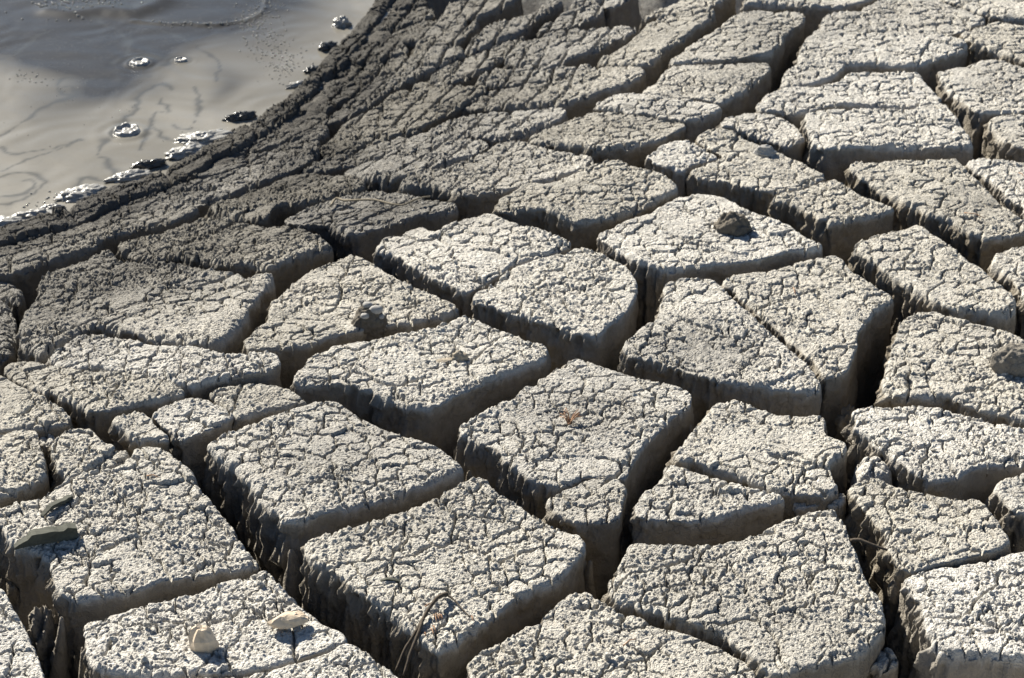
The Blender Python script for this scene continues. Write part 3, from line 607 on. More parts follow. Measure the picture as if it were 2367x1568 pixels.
# ------------------------------------------------------------------ mud pool
def pool_material():
    m, nt, b = nodemat('liquid_mud'); L = nt.links.new
    geo = N(nt, 'ShaderNodeNewGeometry'); pos = geo.outputs['Position']
    st = N(nt, 'ShaderNodeAttribute', _attribute_name='streak').outputs['Fac']
    n1 = N(nt, 'ShaderNodeTexNoise', Scale=2.2, Detail=3.0, Distortion=1.6); L(pos, n1.inputs['Vector'])
    n2 = N(nt, 'ShaderNodeTexNoise', Scale=9.0, Detail=5.0, Distortion=2.5); L(pos, n2.inputs['Vector'])
    c = mixcol(nt, ramp(nt, n1.outputs['Fac'], [(0.35, 0.0), (0.65, 1.0)]), (0.165, 0.154, 0.128), (0.235, 0.220, 0.186))
    dk = N(nt, 'ShaderNodeAttribute', _attribute_name='painted_reflection').outputs['Fac']
    c = mixcol(nt, math_(nt, 'MULTIPLY', dk, math_(nt, 'ADD', 0.55, n1.outputs['Fac'])), c, (0.036, 0.034, 0.030))  # painted dark reflections tint the base colour
    ln = math_(nt, 'ABSOLUTE', math_(nt, 'SUBTRACT', n2.outputs['Fac'], 0.5))
    c = mixcol(nt, math_(nt, 'MULTIPLY', math_(nt, 'SUBTRACT', 1.0, ramp(nt, ln, [(0.0, 0.0), (0.012, 1.0)])), 0.22), c, (0.12, 0.115, 0.10))
    c = mixcol(nt, math_(nt, 'MULTIPLY', st, 0.75), c, (0.055, 0.055, 0.050))
    L(c, b.inputs['Base Color'])
    b.inputs['Roughness'].default_value = 0.26; b.inputs['Specular IOR Level'].default_value = 0.15
    n3 = N(nt, 'ShaderNodeTexNoise', Scale=300.0, Detail=2.0); L(pos, n3.inputs['Vector'])
    bp = N(nt, 'ShaderNodeBump', Strength=0.25, Distance=0.001); L(n3.outputs['Fac'], bp.inputs['Height']); L(bp.outputs[0], b.inputs['Normal'])
    return m
POOLMAT = pool_material()
def wet_material(name, col, rough):
    m, nt, b = nodemat(name); L = nt.links.new
    geo = N(nt, 'ShaderNodeNewGeometry')
    n = N(nt, 'ShaderNodeTexNoise', Scale=90.0, Detail=4.0); L(geo.outputs['Position'], n.inputs['Vector'])
    L(mixcol(nt, n.outputs['Fac'], tuple(c*0.7 for c in col), tuple(c*1.25 for c in col)), b.inputs['Base Color'])
    b.inputs['Roughness'].default_value = rough; b.inputs['IOR'].default_value = 1.45
    bp = N(nt, 'ShaderNodeBump', Strength=0.6, Distance=0.003); L(n.outputs['Fac'], bp.inputs['Height']); L(bp.outputs[0], b.inputs['Normal'])
    return m
WET = wet_material('wet_mud', (0.27, 0.262, 0.24), 0.34)
FOAM = wet_material('foam', (0.26, 0.25, 0.22), 0.08)
BLACKWET = wet_material('black_wet_mud', (0.045, 0.045, 0.042), 0.25)
c0 = lambda pts: cr(0, 0, pts)
SWIRLS = [  # (points, half width in metres)
    (c0([(1090,570),(1060,545),(1000,545),(940,575),(890,620),(870,690),(820,740),(760,810),(700,870),(650,930),(625,980),(640,1000),(680,1020),(700,1070),(735,1110),(720,1140)]), 0.006),
    (c0([(480,495),(440,490),(400,500),(375,540),(390,580),(430,610),(480,610),(490,580),(450,545),(410,560)]), 0.005),
    (c0([(490,615),(430,635),(350,655),(260,700),(160,770),(60,830),(0,870)]), 0.005),
    (c0([(820,350),(815,280),(790,230),(740,190),(660,150),(610,110)]), 0.005),
    (c0([(820,320),(825,220),(830,170),(900,180),(1000,190),(1100,220),(1200,270),(1280,320),(1360,360),(1400,420),(1380,520)]), 0.003),
    (c0([(510,895),(440,920),(340,945),(230,965),(120,985),(40,970),(0,945)]), 0.004),
    (c0([(520,900),(400,940),(250,990),(100,1050),(0,1090)]), 0.003),
    (c0([(0,1310),(100,1290),(200,1240),(260,1190),(280,1150),(230,1110),(120,1100),(0,1130)]), 0.003),
    (c0([(0,1260),(100,1250),(180,1220),(225,1180),(210,1150),(150,1150)]), 0.004),
    (c0([(970,760),(940,830),(920,900),(890,960)]), 0.004),
    (c0([(970,760),(1000,710),(1050,720),(1080,700),(1060,670),(1020,660),(1030,630)]), 0.004),
    (c0([(975,790),(1010,850),(1080,895),(1200,910)]), 0.003),
    (c0([(1100,800),(1150,825),(1220,825),(1230,800)]), 0.006),
    (c0([(740,400),(800,370),(900,360),(1050,370),(1130,365),(1190,380)]), 0.006),
    (c0([(830,440),(950,435),(1050,415),(1080,390)]), 0.004),
    (c0([(0,380),(120,330),(240,230),(380,185)]), 0.004),
    (c0([(1240,560),(1270,620),(1260,700),(1250,800)]), 0.003),
    (c0([(850,480),(960,490)]), 0.003),
    (c0([(480,1200),(500,1160),(560,1130),(640,1150),(700,1160)]), 0.004),
]
def polydist(X, Y, P):
    best = np.full(X.shape, 1e9)
    for i in range(len(P)-1):
        p, q = P[i], P[i+1]; e = q-p; L = e@e+1e-12
        t = np.clip(((X-p[0])*e[0]+(Y-p[1])*e[1])/L, 0, 1)
        best = np.minimum(best, (X-p[0]-t*e[0])**2+(Y-p[1]-t*e[1])**2)
    return np.sqrt(best)
def catmull(P, k=6):
    P = np.asarray(P, float); Q = np.vstack([2*P[0]-P[1], P, 2*P[-1]-P[-2]]); out = []
    for i in range(1, len(Q)-2):
        for t in np.linspace(0, 1, k, endpoint=False):
            a, b_, c, d = Q[i-1], Q[i], Q[i+1], Q[i+2]
            out.append(0.5*((2*b_)+(c-a)*t+(2*a-5*b_+4*c-d)*t*t+(3*b_-a-3*c+d)*t**3))
    out.append(P[-1]); return np.array(out)
def onpool(pts): return np.array([hit_plane(a, b, POOL_Z) for a, b in pts])
RINGS = [(293, 306, 30, 13, 0.007), (323, 146, 22, 8, 0.004), (418, 141, 14, 5, 0.0035)]
def pool_height(X, Y):
    z = 0.0020*perlin(X*5, Y*5, 51) + 0.0014*perlin(X*14+2*perlin(X*4, Y*4, 52), Y*14, 53)
    # wave standing at the far side of the picture
    w = catmull(onpool(c0([(330,70),(450,85),(560,75),(660,65),(760,75),(860,75),(960,45),(1020,10)])))
    z += 0.009*np.exp(-(polydist(X, Y, w)/0.045)**2)
    w = catmull(onpool(c0([(850,135),(1000,150),(1100,160),(1200,155),(1300,165),(1400,160),(1500,145),(1600,125),(1680,70),(1700,0)])))
    z += 0.0045*np.exp(-(polydist(X, Y, w)/0.008)**2)*(1+0.6*perlin(X*40, Y*40, 54))
    for fx, fy, rx, ry, h in RINGS:
        cx, cy = hit_plane(fx, fy, POOL_Z); ex, _ = hit_plane(fx+rx, fy, POOL_Z); _, ey = hit_plane(fx, fy-ry, POOL_Z)
        r = np.hypot((X-cx)/(ex-cx), (Y-cy)/(ey-cy))
        z += h*0.25*np.exp(-((r-1.25)/0.25)**2) + 0.0015*np.cos(r*5)*np.exp(-(r/2.2)**2)
    return z
def make_pool():
    corner = onpool([(-140, -120), (960, -120), (960, 640), (-140, 640)])
    s = 0.0062
    x0, x1 = corner[:, 0].min(), 0.35; y0, y1 = 3.55, corner[:, 1].max()
    gx = np.arange(x0, x1, s); gy = np.arange(y0, y1, s*1.5)
    # a coarse skirt carries the pool beyond the picture
    gx = np.r_[x0-np.array([6, 3, 1.5, 0.7, 0.3, 0.1]), gx]; gy = np.r_[gy, y1+np.array([0.1, 0.3, 0.8, 1.6, 3, 6])]
    nx, ny = len(gx), len(gy)
    X, Y = [a.ravel() for a in np.meshgrid(gx, gy)]
    sd = shore_dist(X, Y)
    Z = POOL_Z + pool_height(X, Y)
    st = np.zeros(len(X))
    for pts, w in SWIRLS:
        P = catmull(onpool(pts), 5)
        bb = (X > P[:, 0].min()-.05) & (X < P[:, 0].max()+.05) & (Y > P[:, 1].min()-.05) & (Y < P[:, 1].max()+.05)
        xx, yy = X[bb], Y[bb]
        d = polydist(xx+0.010*perlin(xx*30, yy*30, 55), yy+0.010*perlin(xx*30, yy*30, 56), P)
        wv = 1.5*w*(1.0+1.1*perlin(xx*9, yy*9, 57))
        st[bb] = np.maximum(st[bb], np.exp(-(d/np.maximum(wv, 0.001))**2))
    refl = np.zeros(len(X))  # dark reflections and soft shadow blotches, painted into the pool colour
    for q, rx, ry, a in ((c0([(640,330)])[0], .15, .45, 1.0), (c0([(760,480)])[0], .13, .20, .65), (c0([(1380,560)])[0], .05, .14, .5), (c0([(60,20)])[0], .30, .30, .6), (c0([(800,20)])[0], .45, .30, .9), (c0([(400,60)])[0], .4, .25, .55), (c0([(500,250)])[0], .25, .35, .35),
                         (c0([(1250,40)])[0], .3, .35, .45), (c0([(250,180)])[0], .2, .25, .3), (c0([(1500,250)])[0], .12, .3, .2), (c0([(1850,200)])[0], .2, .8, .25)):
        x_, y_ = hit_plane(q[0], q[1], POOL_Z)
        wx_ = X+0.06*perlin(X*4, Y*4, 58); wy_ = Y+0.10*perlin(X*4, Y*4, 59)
        refl += a*np.exp(-((wx_-x_)/rx)**2-((wy_-y_)/ry)**2)
    refl = np.clip(refl, 0, 1)
    A = (np.arange(nx-1)[None, :]+nx*np.arange(ny-1)[:, None]).ravel()
    keep = sd[A] < 0.06
    A = A[keep]; Q = np.stack([A, A+1, A+nx+1, A+nx], 1)
    used = np.unique(Q); rm = np.full(len(X), -1); rm[used] = np.arange(len(used))
    o = mesh_obj('pool', np.stack([X, Y, Z], 1)[used], rm[Q], None, POOLMAT, attrs={'streak': st[used], 'painted_reflection': refl[used]}, origin=(X[used].mean(), Y[used].mean(), POOL_Z))
    tag(o, kind='structure')
make_pool()

# ------------------------------------------------------------------ lumps, stones, bubbles
def sphere(nu, nv):
    u = np.arange(nu)/nu*2*math.pi; v = (np.arange(1, nv))/nv*math.pi
    U, W = np.meshgrid(u, v)
    P = np.stack([np.sin(W)*np.cos(U), np.sin(W)*np.sin(U), np.cos(W)], -1).reshape(-1, 3)
    P = np.vstack([P, [[0, 0, 1]], [[0, 0, -1]]]); t = len(P)-2; b = len(P)-1
    Q = []; T = []
    for j in range(nv-2):
        for i in range(nu): Q.append((j*nu+i, (j+1)*nu+i, (j+1)*nu+(i+1) % nu, j*nu+(i+1) % nu))
    for i in range(nu): T += [(t, i, (i+1) % nu), (b, (nv-2)*nu+(i+1) % nu, (nv-2)*nu+i)]
    return P, np.array(Q), np.array(T)
SPH = {}
def blob(name, loc, rad, mat, seed=0, rough=0.18, freq=1.6, ridge=0.0, rotz=0.0, res=(40, 24), sq=1.0, parent=None, smooth=True, attrs=True, cut=None):
    if res not in SPH: SPH[res] = sphere(*res)
    P, Q, T = SPH[res]
    P = np.sign(P)*np.abs(P)**sq; P = P/np.maximum(np.linalg.norm(P, axis=1)[:, None]**(0.6 if sq != 1 else 0.0), 1e-6)
    q = P*freq+seed*7.3
    d = rough*(perlin3(q[:, 0], q[:, 1], q[:, 2], seed)+0.5*perlin3(q[:, 0]*2.3, q[:, 1]*2.3, q[:, 2]*2.3, seed+1)+0.25*perlin3(q[:, 0]*5.5, q[:, 1]*5.5, q[:, 2]*5.5, seed+2))
    if ridge: d += ridge*(0.5-np.abs(perlin3(q[:, 0]*1.7, q[:, 1]*1.7, q[:, 2]*1.7, seed+3)))
    V = P*(1+d)[:, None]*np.array(rad)
    if cut is not None: V[:, 2] = np.maximum(V[:, 2], cut)
    c, s = math.cos(rotz), math.sin(rotz)
    V = np.stack([V[:, 0]*c-V[:, 1]*s, V[:, 0]*s+V[:, 1]*c, V[:, 2]], 1)+np.asarray(loc)
    at_ = {'top': np.full(len(V), 0.5), 'damp': np.full(len(V), 0.15)} if attrs is True else attrs(V) if callable(attrs) else None
    return mesh_obj(name, V, Q, T, mat, parent, smooth=smooth, attrs=at_)
def surf(fx, fy, dz=0.0):
    p = at(fx, fy); p[2] += float(relief(np.array([p[0]]), np.array([p[1]]), None)[0]) + dz; return p
def solid(name, col, rough=0.9, var=0.3, scale=120.0, bump=0.002, spec=0.3, stretch=None):
    m, nt, b = nodemat(name); L = nt.links.new
    tc = N(nt, 'ShaderNodeTexCoord'); mp = N(nt, 'ShaderNodeMapping'); L(tc.outputs['Object'], mp.inputs['Vector'])
    if stretch: mp.inputs['Scale'].default_value = stretch
    n = N(nt, 'ShaderNodeTexNoise', Scale=scale, Detail=6.0, Roughness=0.65); L(mp.outputs[0], n.inputs['Vector'])
    L(mixcol(nt, ramp(nt, n.outputs['Fac'], [(0.3, 0.0), (0.7, 1.0)]), tuple(c*(1-var) for c in col), tuple(c*(1+var) for c in col)), b.inputs['Base Color'])
    b.inputs['Roughness'].default_value = rough; b.inputs['Specular IOR Level'].default_value = spec
    if bump:
        bp = N(nt, 'ShaderNodeBump', Strength=1.0, Distance=bump); L(n.outputs['Fac'], bp.inputs['Height']); L(bp.outputs[0], b.inputs['Normal'])
    return m
STONE = solid('rough_stone', (0.12, 0.105, 0.084), 0.95, 0.35, 90, 0.006)
ROCK = solid('yellowish_rock', (0.56, 0.46, 0.34), 0.9, 0.22, 60, 0.003)
PALE = solid('pale_pebble', (0.30, 0.29, 0.27), 0.8, 0.2, 80, 0.001)
BROWN = solid('brown_clod', (0.30, 0.26, 0.20), 0.95, 0.25, 120, 0.003)
WOOD = solid('weathered_wood', (0.062, 0.064, 0.050), 0.85, 0.35, 60, 0.002, stretch=(0.12, 1.6, 1.6))
TWIG = solid('twig_bark', (0.07, 0.055, 0.04), 0.9, 0.35, 200, 0.001)
PTWIG = solid('bleached_twig', (0.20, 0.17, 0.12), 0.85, 0.25, 200, 0.001)
NEEDLE = solid('dry_pine_needle', (0.30, 0.17, 0.095), 0.7, 0.25, 200, 0.0)

o = blob('stone', surf(1693, 538, 0.008), (0.034, 0.028, 0.031), STONE, 3, 0.28, 1.5, 0.25, res=(72, 44), attrs=None)
tag(o, 'dark rough stone sitting on a bright mud block right of centre', 'stone')
p = surf(856, 740, 0.012)
o = blob('mud_lump', p, (0.030, 0.024, 0.034), STONE, 5, 0.25, 1.4, 0.2, res=(72, 44), sq=0.8, attrs=None)
tag(o, 'conical mud lump with pebbles stuck on the wedge shaped block', 'mud lump')
for k, (dx, dy, dz, r) in enumerate(((0.012, -0.008, 0.034, 0.010), (-0.008, -0.018, 0.026, 0.007), (-0.004, 0.004, 0.037, 0.008), (0.020, -0.010, 0.020, 0.006))):
    blob('pebble', p+np.array([dx, dy, dz]), (r*1.25, r, r*0.8), PALE, 20+k, 0.12, 1.2, res=(24, 14), parent=o, attrs=None)
o = blob('clod', surf(1062, 832, 0.004), (0.014, 0.010, 0.012), BROWN, 7, 0.3, 1.6, 0.2, attrs=None); tag(o, 'small brown clod on the central bright block', 'clod')
o = blob('mud_flake', surf(1030, 836, 0.001), (0.020, 0.008, 0.003), BROWN, 8, 0.3, 1.6, 0.2, rotz=0.25, attrs=None); tag(o, 'thin brown mud flake beside the small clod', 'mud flake')
o = blob('clod', surf(2345, 850, 0.012), (0.040, 0.030, 0.034), MUD, 9, 0.20, 1.3, 0.15, res=(72, 44), sq=0.85, attrs=lambda V: {'top': np.full(len(V), 0.1), 'damp': np.full(len(V), 0.25)}); tag(o, 'round mud clod on the block at the right edge', 'clod')
o = blob('rock', surf(470, 1490, 0.012), (0.019, 0.015, 0.026), ROCK, 22, 0.30, 1.1, 0.25, res=(12, 8), smooth=False, attrs=None); tag(o, 'upright pointed yellowish rock on the bottom left block', 'rock')
o = blob('rock', surf(668, 1445, 0.006), (0.027, 0.013, 0.010), ROCK, 15, 0.28, 1.1, 0.25, rotz=0.35, res=(14, 8), smooth=False, attrs=None); tag(o, 'flat yellowish rock lying near the right end of the bottom left block', 'rock')
o = blob('pebble', surf(1768, 356, 0.006), (0.022, 0.016, 0.014), PALE, 17, 0.3, 1.2, 0.2, res=(20, 12), smooth=False, attrs=None); tag(o, 'angular grey pebble on the long three piece block', 'pebble')

def tube(name, pts, r0, r1, mat, parent=None, sides=7, seed=0, jit=0.0):
    P = np.asarray(pts, float); n = len(P)
    T = np.gradient(P, axis=0); T /= np.linalg.norm(T, axis=1)[:, None]+1e-9
    ref = np.where(np.abs(T[:, 2:3]) > 0.9, np.array([[1., 0, 0]]), np.array([[0, 0, 1.]]))
    S = np.cross(T, ref); S /= np.linalg.norm(S, axis=1)[:, None]+1e-9; U = np.cross(S, T)
    a = np.arange(sides)/sides*2*math.pi; rr = np.linspace(r0, r1, n)
    if jit: rr = rr*(1+jit*perlin(np.arange(n)*0.7, np.zeros(n)+seed*3.1, 61))
    V = (P[:, None]+rr[:, None, None]*(np.cos(a)[None, :, None]*S[:, None]+np.sin(a)[None, :, None]*U[:, None])).reshape(-1, 3)
    i = np.arange(sides); Q = []
    for k in range(n-1): Q.append(np.stack([k*sides+i, k*sides+(i+1) % sides, (k+1)*sides+(i+1) % sides, (k+1)*sides+i], 1))
    V = np.vstack([V, P[:1], P[-1:]]); t0 = n*sides
    Tt = np.vstack([np.stack([np.full(sides, t0), (i+1) % sides, i], 1), np.stack([np.full(sides, t0+1), (n-1)*sides+i, (n-1)*sides+(i+1) % sides], 1)])
    return mesh_obj(name, V, np.vstack(Q), Tt, mat, parent)
def ground_curve(pts, lift, k=5):
    P = catmull(np.array([(a, b) for a, b in pts]), k)
    L_ = np.interp(np.linspace(0, 1, len(P)), np.linspace(0, 1, len(lift)), lift)
    return np.array([at(a, b)+np.array([0, 0, l]) for (a, b), l in zip(P, L_)])
def parent_empty(name, loc, label, cat, group=None):
    e = bpy.data.objects.new(name, None); COL.objects.link(e); e.location = tuple(float(v) for v in loc); e.empty_display_size = 0.03
    tag(e, label, cat, group); return e
# twig with dead leaves hanging over the front corner of the bottom centre block
e = parent_empty('dead_twig', at(1000, 1440), 'dark dead twig hanging over the corner of the bottom centre block', 'twig')
tube('stem', ground_curve(cr(1,2,[(760,1060),(740,1085),(700,1120),(650,1175),(610,1230),(560,1290),(490,1350),(430,1420)]), [0.008, 0.014, 0.018, 0.016, 0.012, 0.004, -0.01, -0.03]), 0.0036, 0.002, TWIG, e, jit=0.4)
tube('branch', ground_curve(cr(1,2,[(755,1065),(810,1100),(860,1150),(910,1190)]), [0.010, 0.008, 0.006, 0.003]), 0.0018, 0.0008, TWIG, e, jit=0.4)
tube('branch', ground_curve(cr(1,2,[(610,1230),(580,1300),(530,1370),(480,1450)]), [0.012, 0.006, -0.008, -0.03]), 0.003, 0.002, TWIG, e, jit=0.5)

e2 = tube('twig', ground_curve(cr(1,0,[(20,1325),(55,1293),(110,1302),(200,1308),(300,1308),(400,1322),(480,1325),(560,1300),(620,1285),(655,1276)]), [0.004, 0.010, 0.008, 0.012, 0.012, 0.008, 0.006, 0.010, 0.010, 0.008]), 0.0028, 0.0016, PTWIG, jit=0.3)
tag(e2, 'long curved twig lying on the grey slab left of centre', 'twig')
e2 = tube('twig', ground_curve(cr(2,2,[(1245,710),(1300,725),(1380,750),(1480,772)]), [0.006, 0.012, 0.010, 0.006]), 0.0032, 0.002, TWIG, jit=0.3)
tag(e2, 'short twig bridging the crack at lower right', 'twig')
def chip(name, a, b, width, thick, mat, label, lift=0.004, tip=0.5):
    A, Bp = at(*a), at(*b); A[2] += lift; Bp[2] += lift
    d = Bp-A; L_ = np.linalg.norm(d); d /= L_; s = np.cross(d, [0, 0, 1.]); s /= np.linalg.norm(s); u = np.cross(s, d)
    n = 15; V = []; tt = np.linspace(0, 1, n)
    for t in tt:
        w = width*(tip+(1-tip)*min(1, t*3))*(1+0.10*perlin(np.array([t*9.+width*90]), np.array([.3]), 3)[0]); h = thick*(0.15+0.85*min(1, t*2.6))*(1+0.25*perlin(np.array([t*11.]), np.array([.7]), 4)[0])
        b0 = A+d*L_*t+u*0.003*math.sin(t*5)
        V += [b0-s*w/2, b0+s*w/2, b0+s*w*0.45+u*h, b0-s*w*0.42+u*h*0.9]
    i = np.arange(4); Q = [np.stack([k*4+i, k*4+(i+1) % 4, (k+1)*4+(i+1) % 4, (k+1)*4+i], 1) for k in range(n-1)]
    Q.append(np.array([[0, 3, 2, 1], [(n-1)*4, (n-1)*4+1, (n-1)*4+2, (n-1)*4+3]]))
    return tag(mesh_obj(name, np.array(V), np.vstack(Q), None, mat, smooth=False), label, 'wood chip')
chip('wood_chip', (34, 1272), (178, 1238), 0.022, 0.021, WOOD, 'thick weathered wood chip overhanging the left edge of its block')
chip('wood_chip', (97, 1198), (164, 1153), 0.011, 0.007, WOOD, 'thin splinter of weathered wood behind the thick chip', tip=0.7)
chip('wood_chip', (872, 1350), (946, 1350), 0.006, 0.004, WOOD, 'small grey splinter on the large bottom centre block', tip=0.7)
# dry pine needles
def needle(a, b, lift0, lift1, parent=None, bend=0.0):
    A = at(*a); Bp = at(*b); A[2] += lift0; Bp[2] += lift1
    M = (A+Bp)/2+np.array([bend, 0, 0.004])
    return tube('pine_needle', np.array([A, 0.5*A+0.5*M, M, 0.5*M+0.5*Bp, Bp]), 0.0011, 0.0007, NEEDLE, parent, sides=5)
e = parent_empty('pine_needle_tuft', at(1326, 975), 'tuft of reddish dry pine needles on the damp centre block', 'pine needles')
for k in range(16):
    a = rnd.uniform(-2.9, 1.4); L_ = rnd.uniform(14, 30)
    needle((1316+rnd.uniform(-3, 3), 982+rnd.uniform(-3, 3)), (1318+L_*math.cos(a), 978-L_*abs(math.sin(a))*0.45), 0.003, rnd.uniform(0.006, 0.020), e, rnd.uniform(-.003, .003))
e = parent_empty('pine_needle_tuft', at(1015, 1437), 'scattered pine needles beside the dead twig', 'pine needles')
for a, b in (((1003,1427),(1010,1448)), ((1008,1424),(1016,1444)), ((1013,1424),(1019,1440)), ((1017,1426),(1024,1442)), ((1000,1452),(1008,1470)), ((996,1458),(1003,1478)), ((980,1410),(1004,1406)), ((982,1468),(984,1482)), ((1090,1430),(1094,1446))):
    needle(a, b, 0.004, 0.008, e)
for a, b, lab in (((2228,497),(2275,510),'single pine needle on the undercut bright block at right'), ((1833,671),(1838,688),'single pine needle on the split block right of centre'),
                  ((340,1106),(370,1112),'single pine needle on the block with wood chips'), ((2394-40,405),(2366,415),'single pine needle near the right edge'),
                  ((1440,1500),(1470,1485),'single pine needle on the bottom edge block')):
    tag(needle(a, b, 0.005, 0.006), lab, 'pine needle')

# thin spikes of mud standing in the cracks
def spike(fx, fy, h, r, seed, label, lean=(0, 0)):
    p = at(fx, fy, -0.03); n = 14
    pts = np.array([p+np.array([lean[0]*t+0.004*math.sin(seed+t*5), lean[1]*t, -h*(1-t)]) for t in np.linspace(0, 1, n)])
    P, nn = pts, n; V = []; sides = 12; a = np.arange(sides)/sides*2*math.pi
    for k in range(n):
        t = k/(n-1); rr = r*(1-0.85*t**1.5)*(1+0.25*np.cos(a*2+seed)+0.25*perlin(a*1.5+seed, np.zeros(sides)+k*0.9, 71))
        V.append(np.stack([P[k, 0]+rr*np.cos(a), P[k, 1]+rr*np.sin(a), np.full(sides, P[k, 2])], 1))
    V = np.vstack(V+[P[-1:]+[[0, 0, 0.004]]]); i = np.arange(sides)
    Q = np.vstack([np.stack([k*sides+i, k*sides+(i+1) % sides, (k+1)*sides+(i+1) % sides, (k+1)*sides+i], 1) for k in range(n-1)])
    T = np.stack([np.full(sides, len(V)-1), (n-1)*sides+i, (n-1)*sides+(i+1) % sides], 1)
    tag(mesh_obj('mud_spike', V, Q, T, MUD, attrs={'top': np.full(len(V), 0.2), 'damp': np.full(len(V), 0.0)}), label, 'mud spike')
spike(1366, 1300, 0.18, 0.020, 1, 'thin lit mud spike standing in the crack right of the bottom centre block')
spike(186, 1500, 0.18, 0.014, 2, 'narrow mud spike beside the left corner of the rock carrying block')
spike(120, 1430, 0.15, 0.022, 3, 'ragged mud spike against the left side of the wood chip block', (0.01, 0))
spike(670, 1275, 0.17, 0.032, 4, 'broad mud spike in the crack left of the bottom centre block')
spike(1600, 985, 0.15, 0.014, 5, 'small pale mud spike between damp centre block and flaking block')
spike(1090, 1092, 0.10, 0.016, 6, 'small mud spike behind the bottom centre block')

# clods slumped into the cracks
for k, (fx, fy, dz, r, lab) in enumerate((
    (2082, 700, -0.05, (.030, .026, .07), 'slumped mud ledge between the long narrow block and the split block'),
    (1490, 700, -0.06, (.022, .020, .09), 'sunlit slumped mud right of the double centre block'),
    (1985, 1215, -0.07, (.024, .022, .07), 'crumbled mud in the crack beside the curled plates block'),
    (2050, 1340, -0.06, (.030, .030, .08), 'sunlit crumbled mud filling the crack at lower right'),
    (2085, 1420, -0.07, (.026, .030, .08), 'slumped mud against the left side of the bottom right corner block'),
    (1400, 1310, -0.07, (.034, .028, .07), 'rounded fallen clod behind the thin lit mud spike'),
    (1285, 812, -0.06, (.030, .024, .06), 'fallen clod in the crack above the damp centre block'),
    (2335, 1215, -0.04, (.028, .024, .06), 'crumbly mud below the rounded block end on the right edge'),
    (1925, 935, -0.05, (.026, .022, .07), 'broken column of mud below the corner of the split block'),
    (1960, 1000, -0.03, (.020, .018, .06), 'small broken column left of the smooth front block'),
    (640, 1300, -0.06, (.024, .020, .08), 'slumped mud in the crack left of the bottom centre block'),
    (1005, 1530, -0.05, (.030, .022, .08), 'ragged mud ledge under the corner of the bottom centre block'),
    (60, 1400, -0.07, (.022, .030, .08), 'ragged mud slump at the left side of the wood chip block'),
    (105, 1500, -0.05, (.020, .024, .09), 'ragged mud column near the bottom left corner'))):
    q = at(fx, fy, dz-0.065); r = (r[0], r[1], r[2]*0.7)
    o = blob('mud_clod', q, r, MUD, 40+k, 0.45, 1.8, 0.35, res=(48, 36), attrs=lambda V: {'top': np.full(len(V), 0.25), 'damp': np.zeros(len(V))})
    tag(o, lab, 'mud clod')

# wet clumps along the shore
WG = 'wet mud clumps along the shore'
for fx, fy, rx, ry, rz, rot, mat, lab in (
    (8, 520, .075, .06, .035, .3, WET, 'shiny wet mud clump at the left end of the shore'),
    (85, 500, .085, .05, .032, .25, WET, 'low glistening mud clump near the left end of the shore'),
    (192, 452, .10, .07, .040, .35, WET, 'large silvery mud clump spreading into the pool at left'),
    (120, 485, .05, .035, .028, .25, WET, 'small glossy mud clump between two larger ones at left'),
    (300, 412, .09, .05, .035, .4, WET, 'silvery wet clump below the ringed bubble'),
    (345, 385, .085, .045, .048, .35, BLACKWET, 'dark glossy curled clump below the ringed bubble'),
    (430, 355, .09, .06, .036, .5, WET, 'bright wet mud sheet in the middle of the shore'),
    (480, 322, .12, .075, .038, .35, WET, 'broad bright wet mud sheet left of the black lump'),
    (555, 275, .085, .05, .050, .45, BLACKWET, 'black wet lump pointing up at the shore'),
    (690, 198, .06, .03, .025, .6, WET, 'small wet clump at the foot of the foam trail'),
    (722, 165, .05, .04, .040, .6, BLACKWET, 'dark wet clump on the upper shore'),
    (757, 112, .06, .05, .050, .7, BLACKWET, 'glossy dark clump below the silvery one at the top of the shore'),
    (790, 58, .045, .05, .055, .8, WET, 'tall silvery clump near the top of the shore')):
    x, y = hit_plane(fx, fy, POOL_Z)
    k_ = 0.75 if mat is WET else 0.6
    rx *= 0.72*k_; ry *= 0.55*k_; rz *= 0.45*k_
    tag(blob('wet_mud_clump', (x, y, POOL_Z+rz*0.15), (rx, ry, rz), mat, int(fx) % 97, 0.42, 2.0, 0.35, rot, res=(56, 34), attrs=None), lab, 'wet mud', WG)

# bubbles on the pool
for (fx, fy, rx, ry, h), lab in zip(RINGS, ('wrinkled silvery mud bubble in the middle of the pool', 'larger of two bubble rings at the top of the pool', 'smaller of two bubble rings at the top of the pool')):
    cx, cy = hit_plane(fx, fy, POOL_Z); ex, _ = hit_plane(fx+rx, fy, POOL_Z); _, ey = hit_plane(fx, fy-ry, POOL_Z)
    nr, na = 16, 64; V = [(0, 0, 0.6)]; rr = np.linspace(0.07, 1.15, nr); an = np.arange(na)/na*2*math.pi
    pts = []
    for r in rr:
        z = h*(1.2*math.exp(-((r-0.85)/0.16)**2)+0.35*(1-r*r if r < 1 else 0))+h*0.55*perlin(np.cos(an)*r*3+fx, np.sin(an)*r*3, 81)*(0.3+min(r, 1))
        if r > 1.05: z = z*0-0.004
        w = 1+0.10*perlin(np.cos(an)*2+fx, np.sin(an)*2, 82)
        pts.append(np.stack([cx+(ex-cx)*r*np.cos(an)*w, cy+(ey-cy)*r*np.sin(an)*w, POOL_Z+0.002+z], 1))
    V = np.vstack([[[cx, cy, POOL_Z+0.002+h*0.4]]]+pts); i = np.arange(na)
    Q = np.vstack([np.stack([1+k*na+i, 1+(k+1)*na+i, 1+(k+1)*na+(i+1) % na, 1+k*na+(i+1) % na], 1) for k in range(nr-1)])
    T = np.stack([np.zeros(na, int), 1+i, 1+(i+1) % na], 1)
    tag(mesh_obj('mud_bubble', V, Q, T, WET), lab, 'bubble', 'mud bubbles')
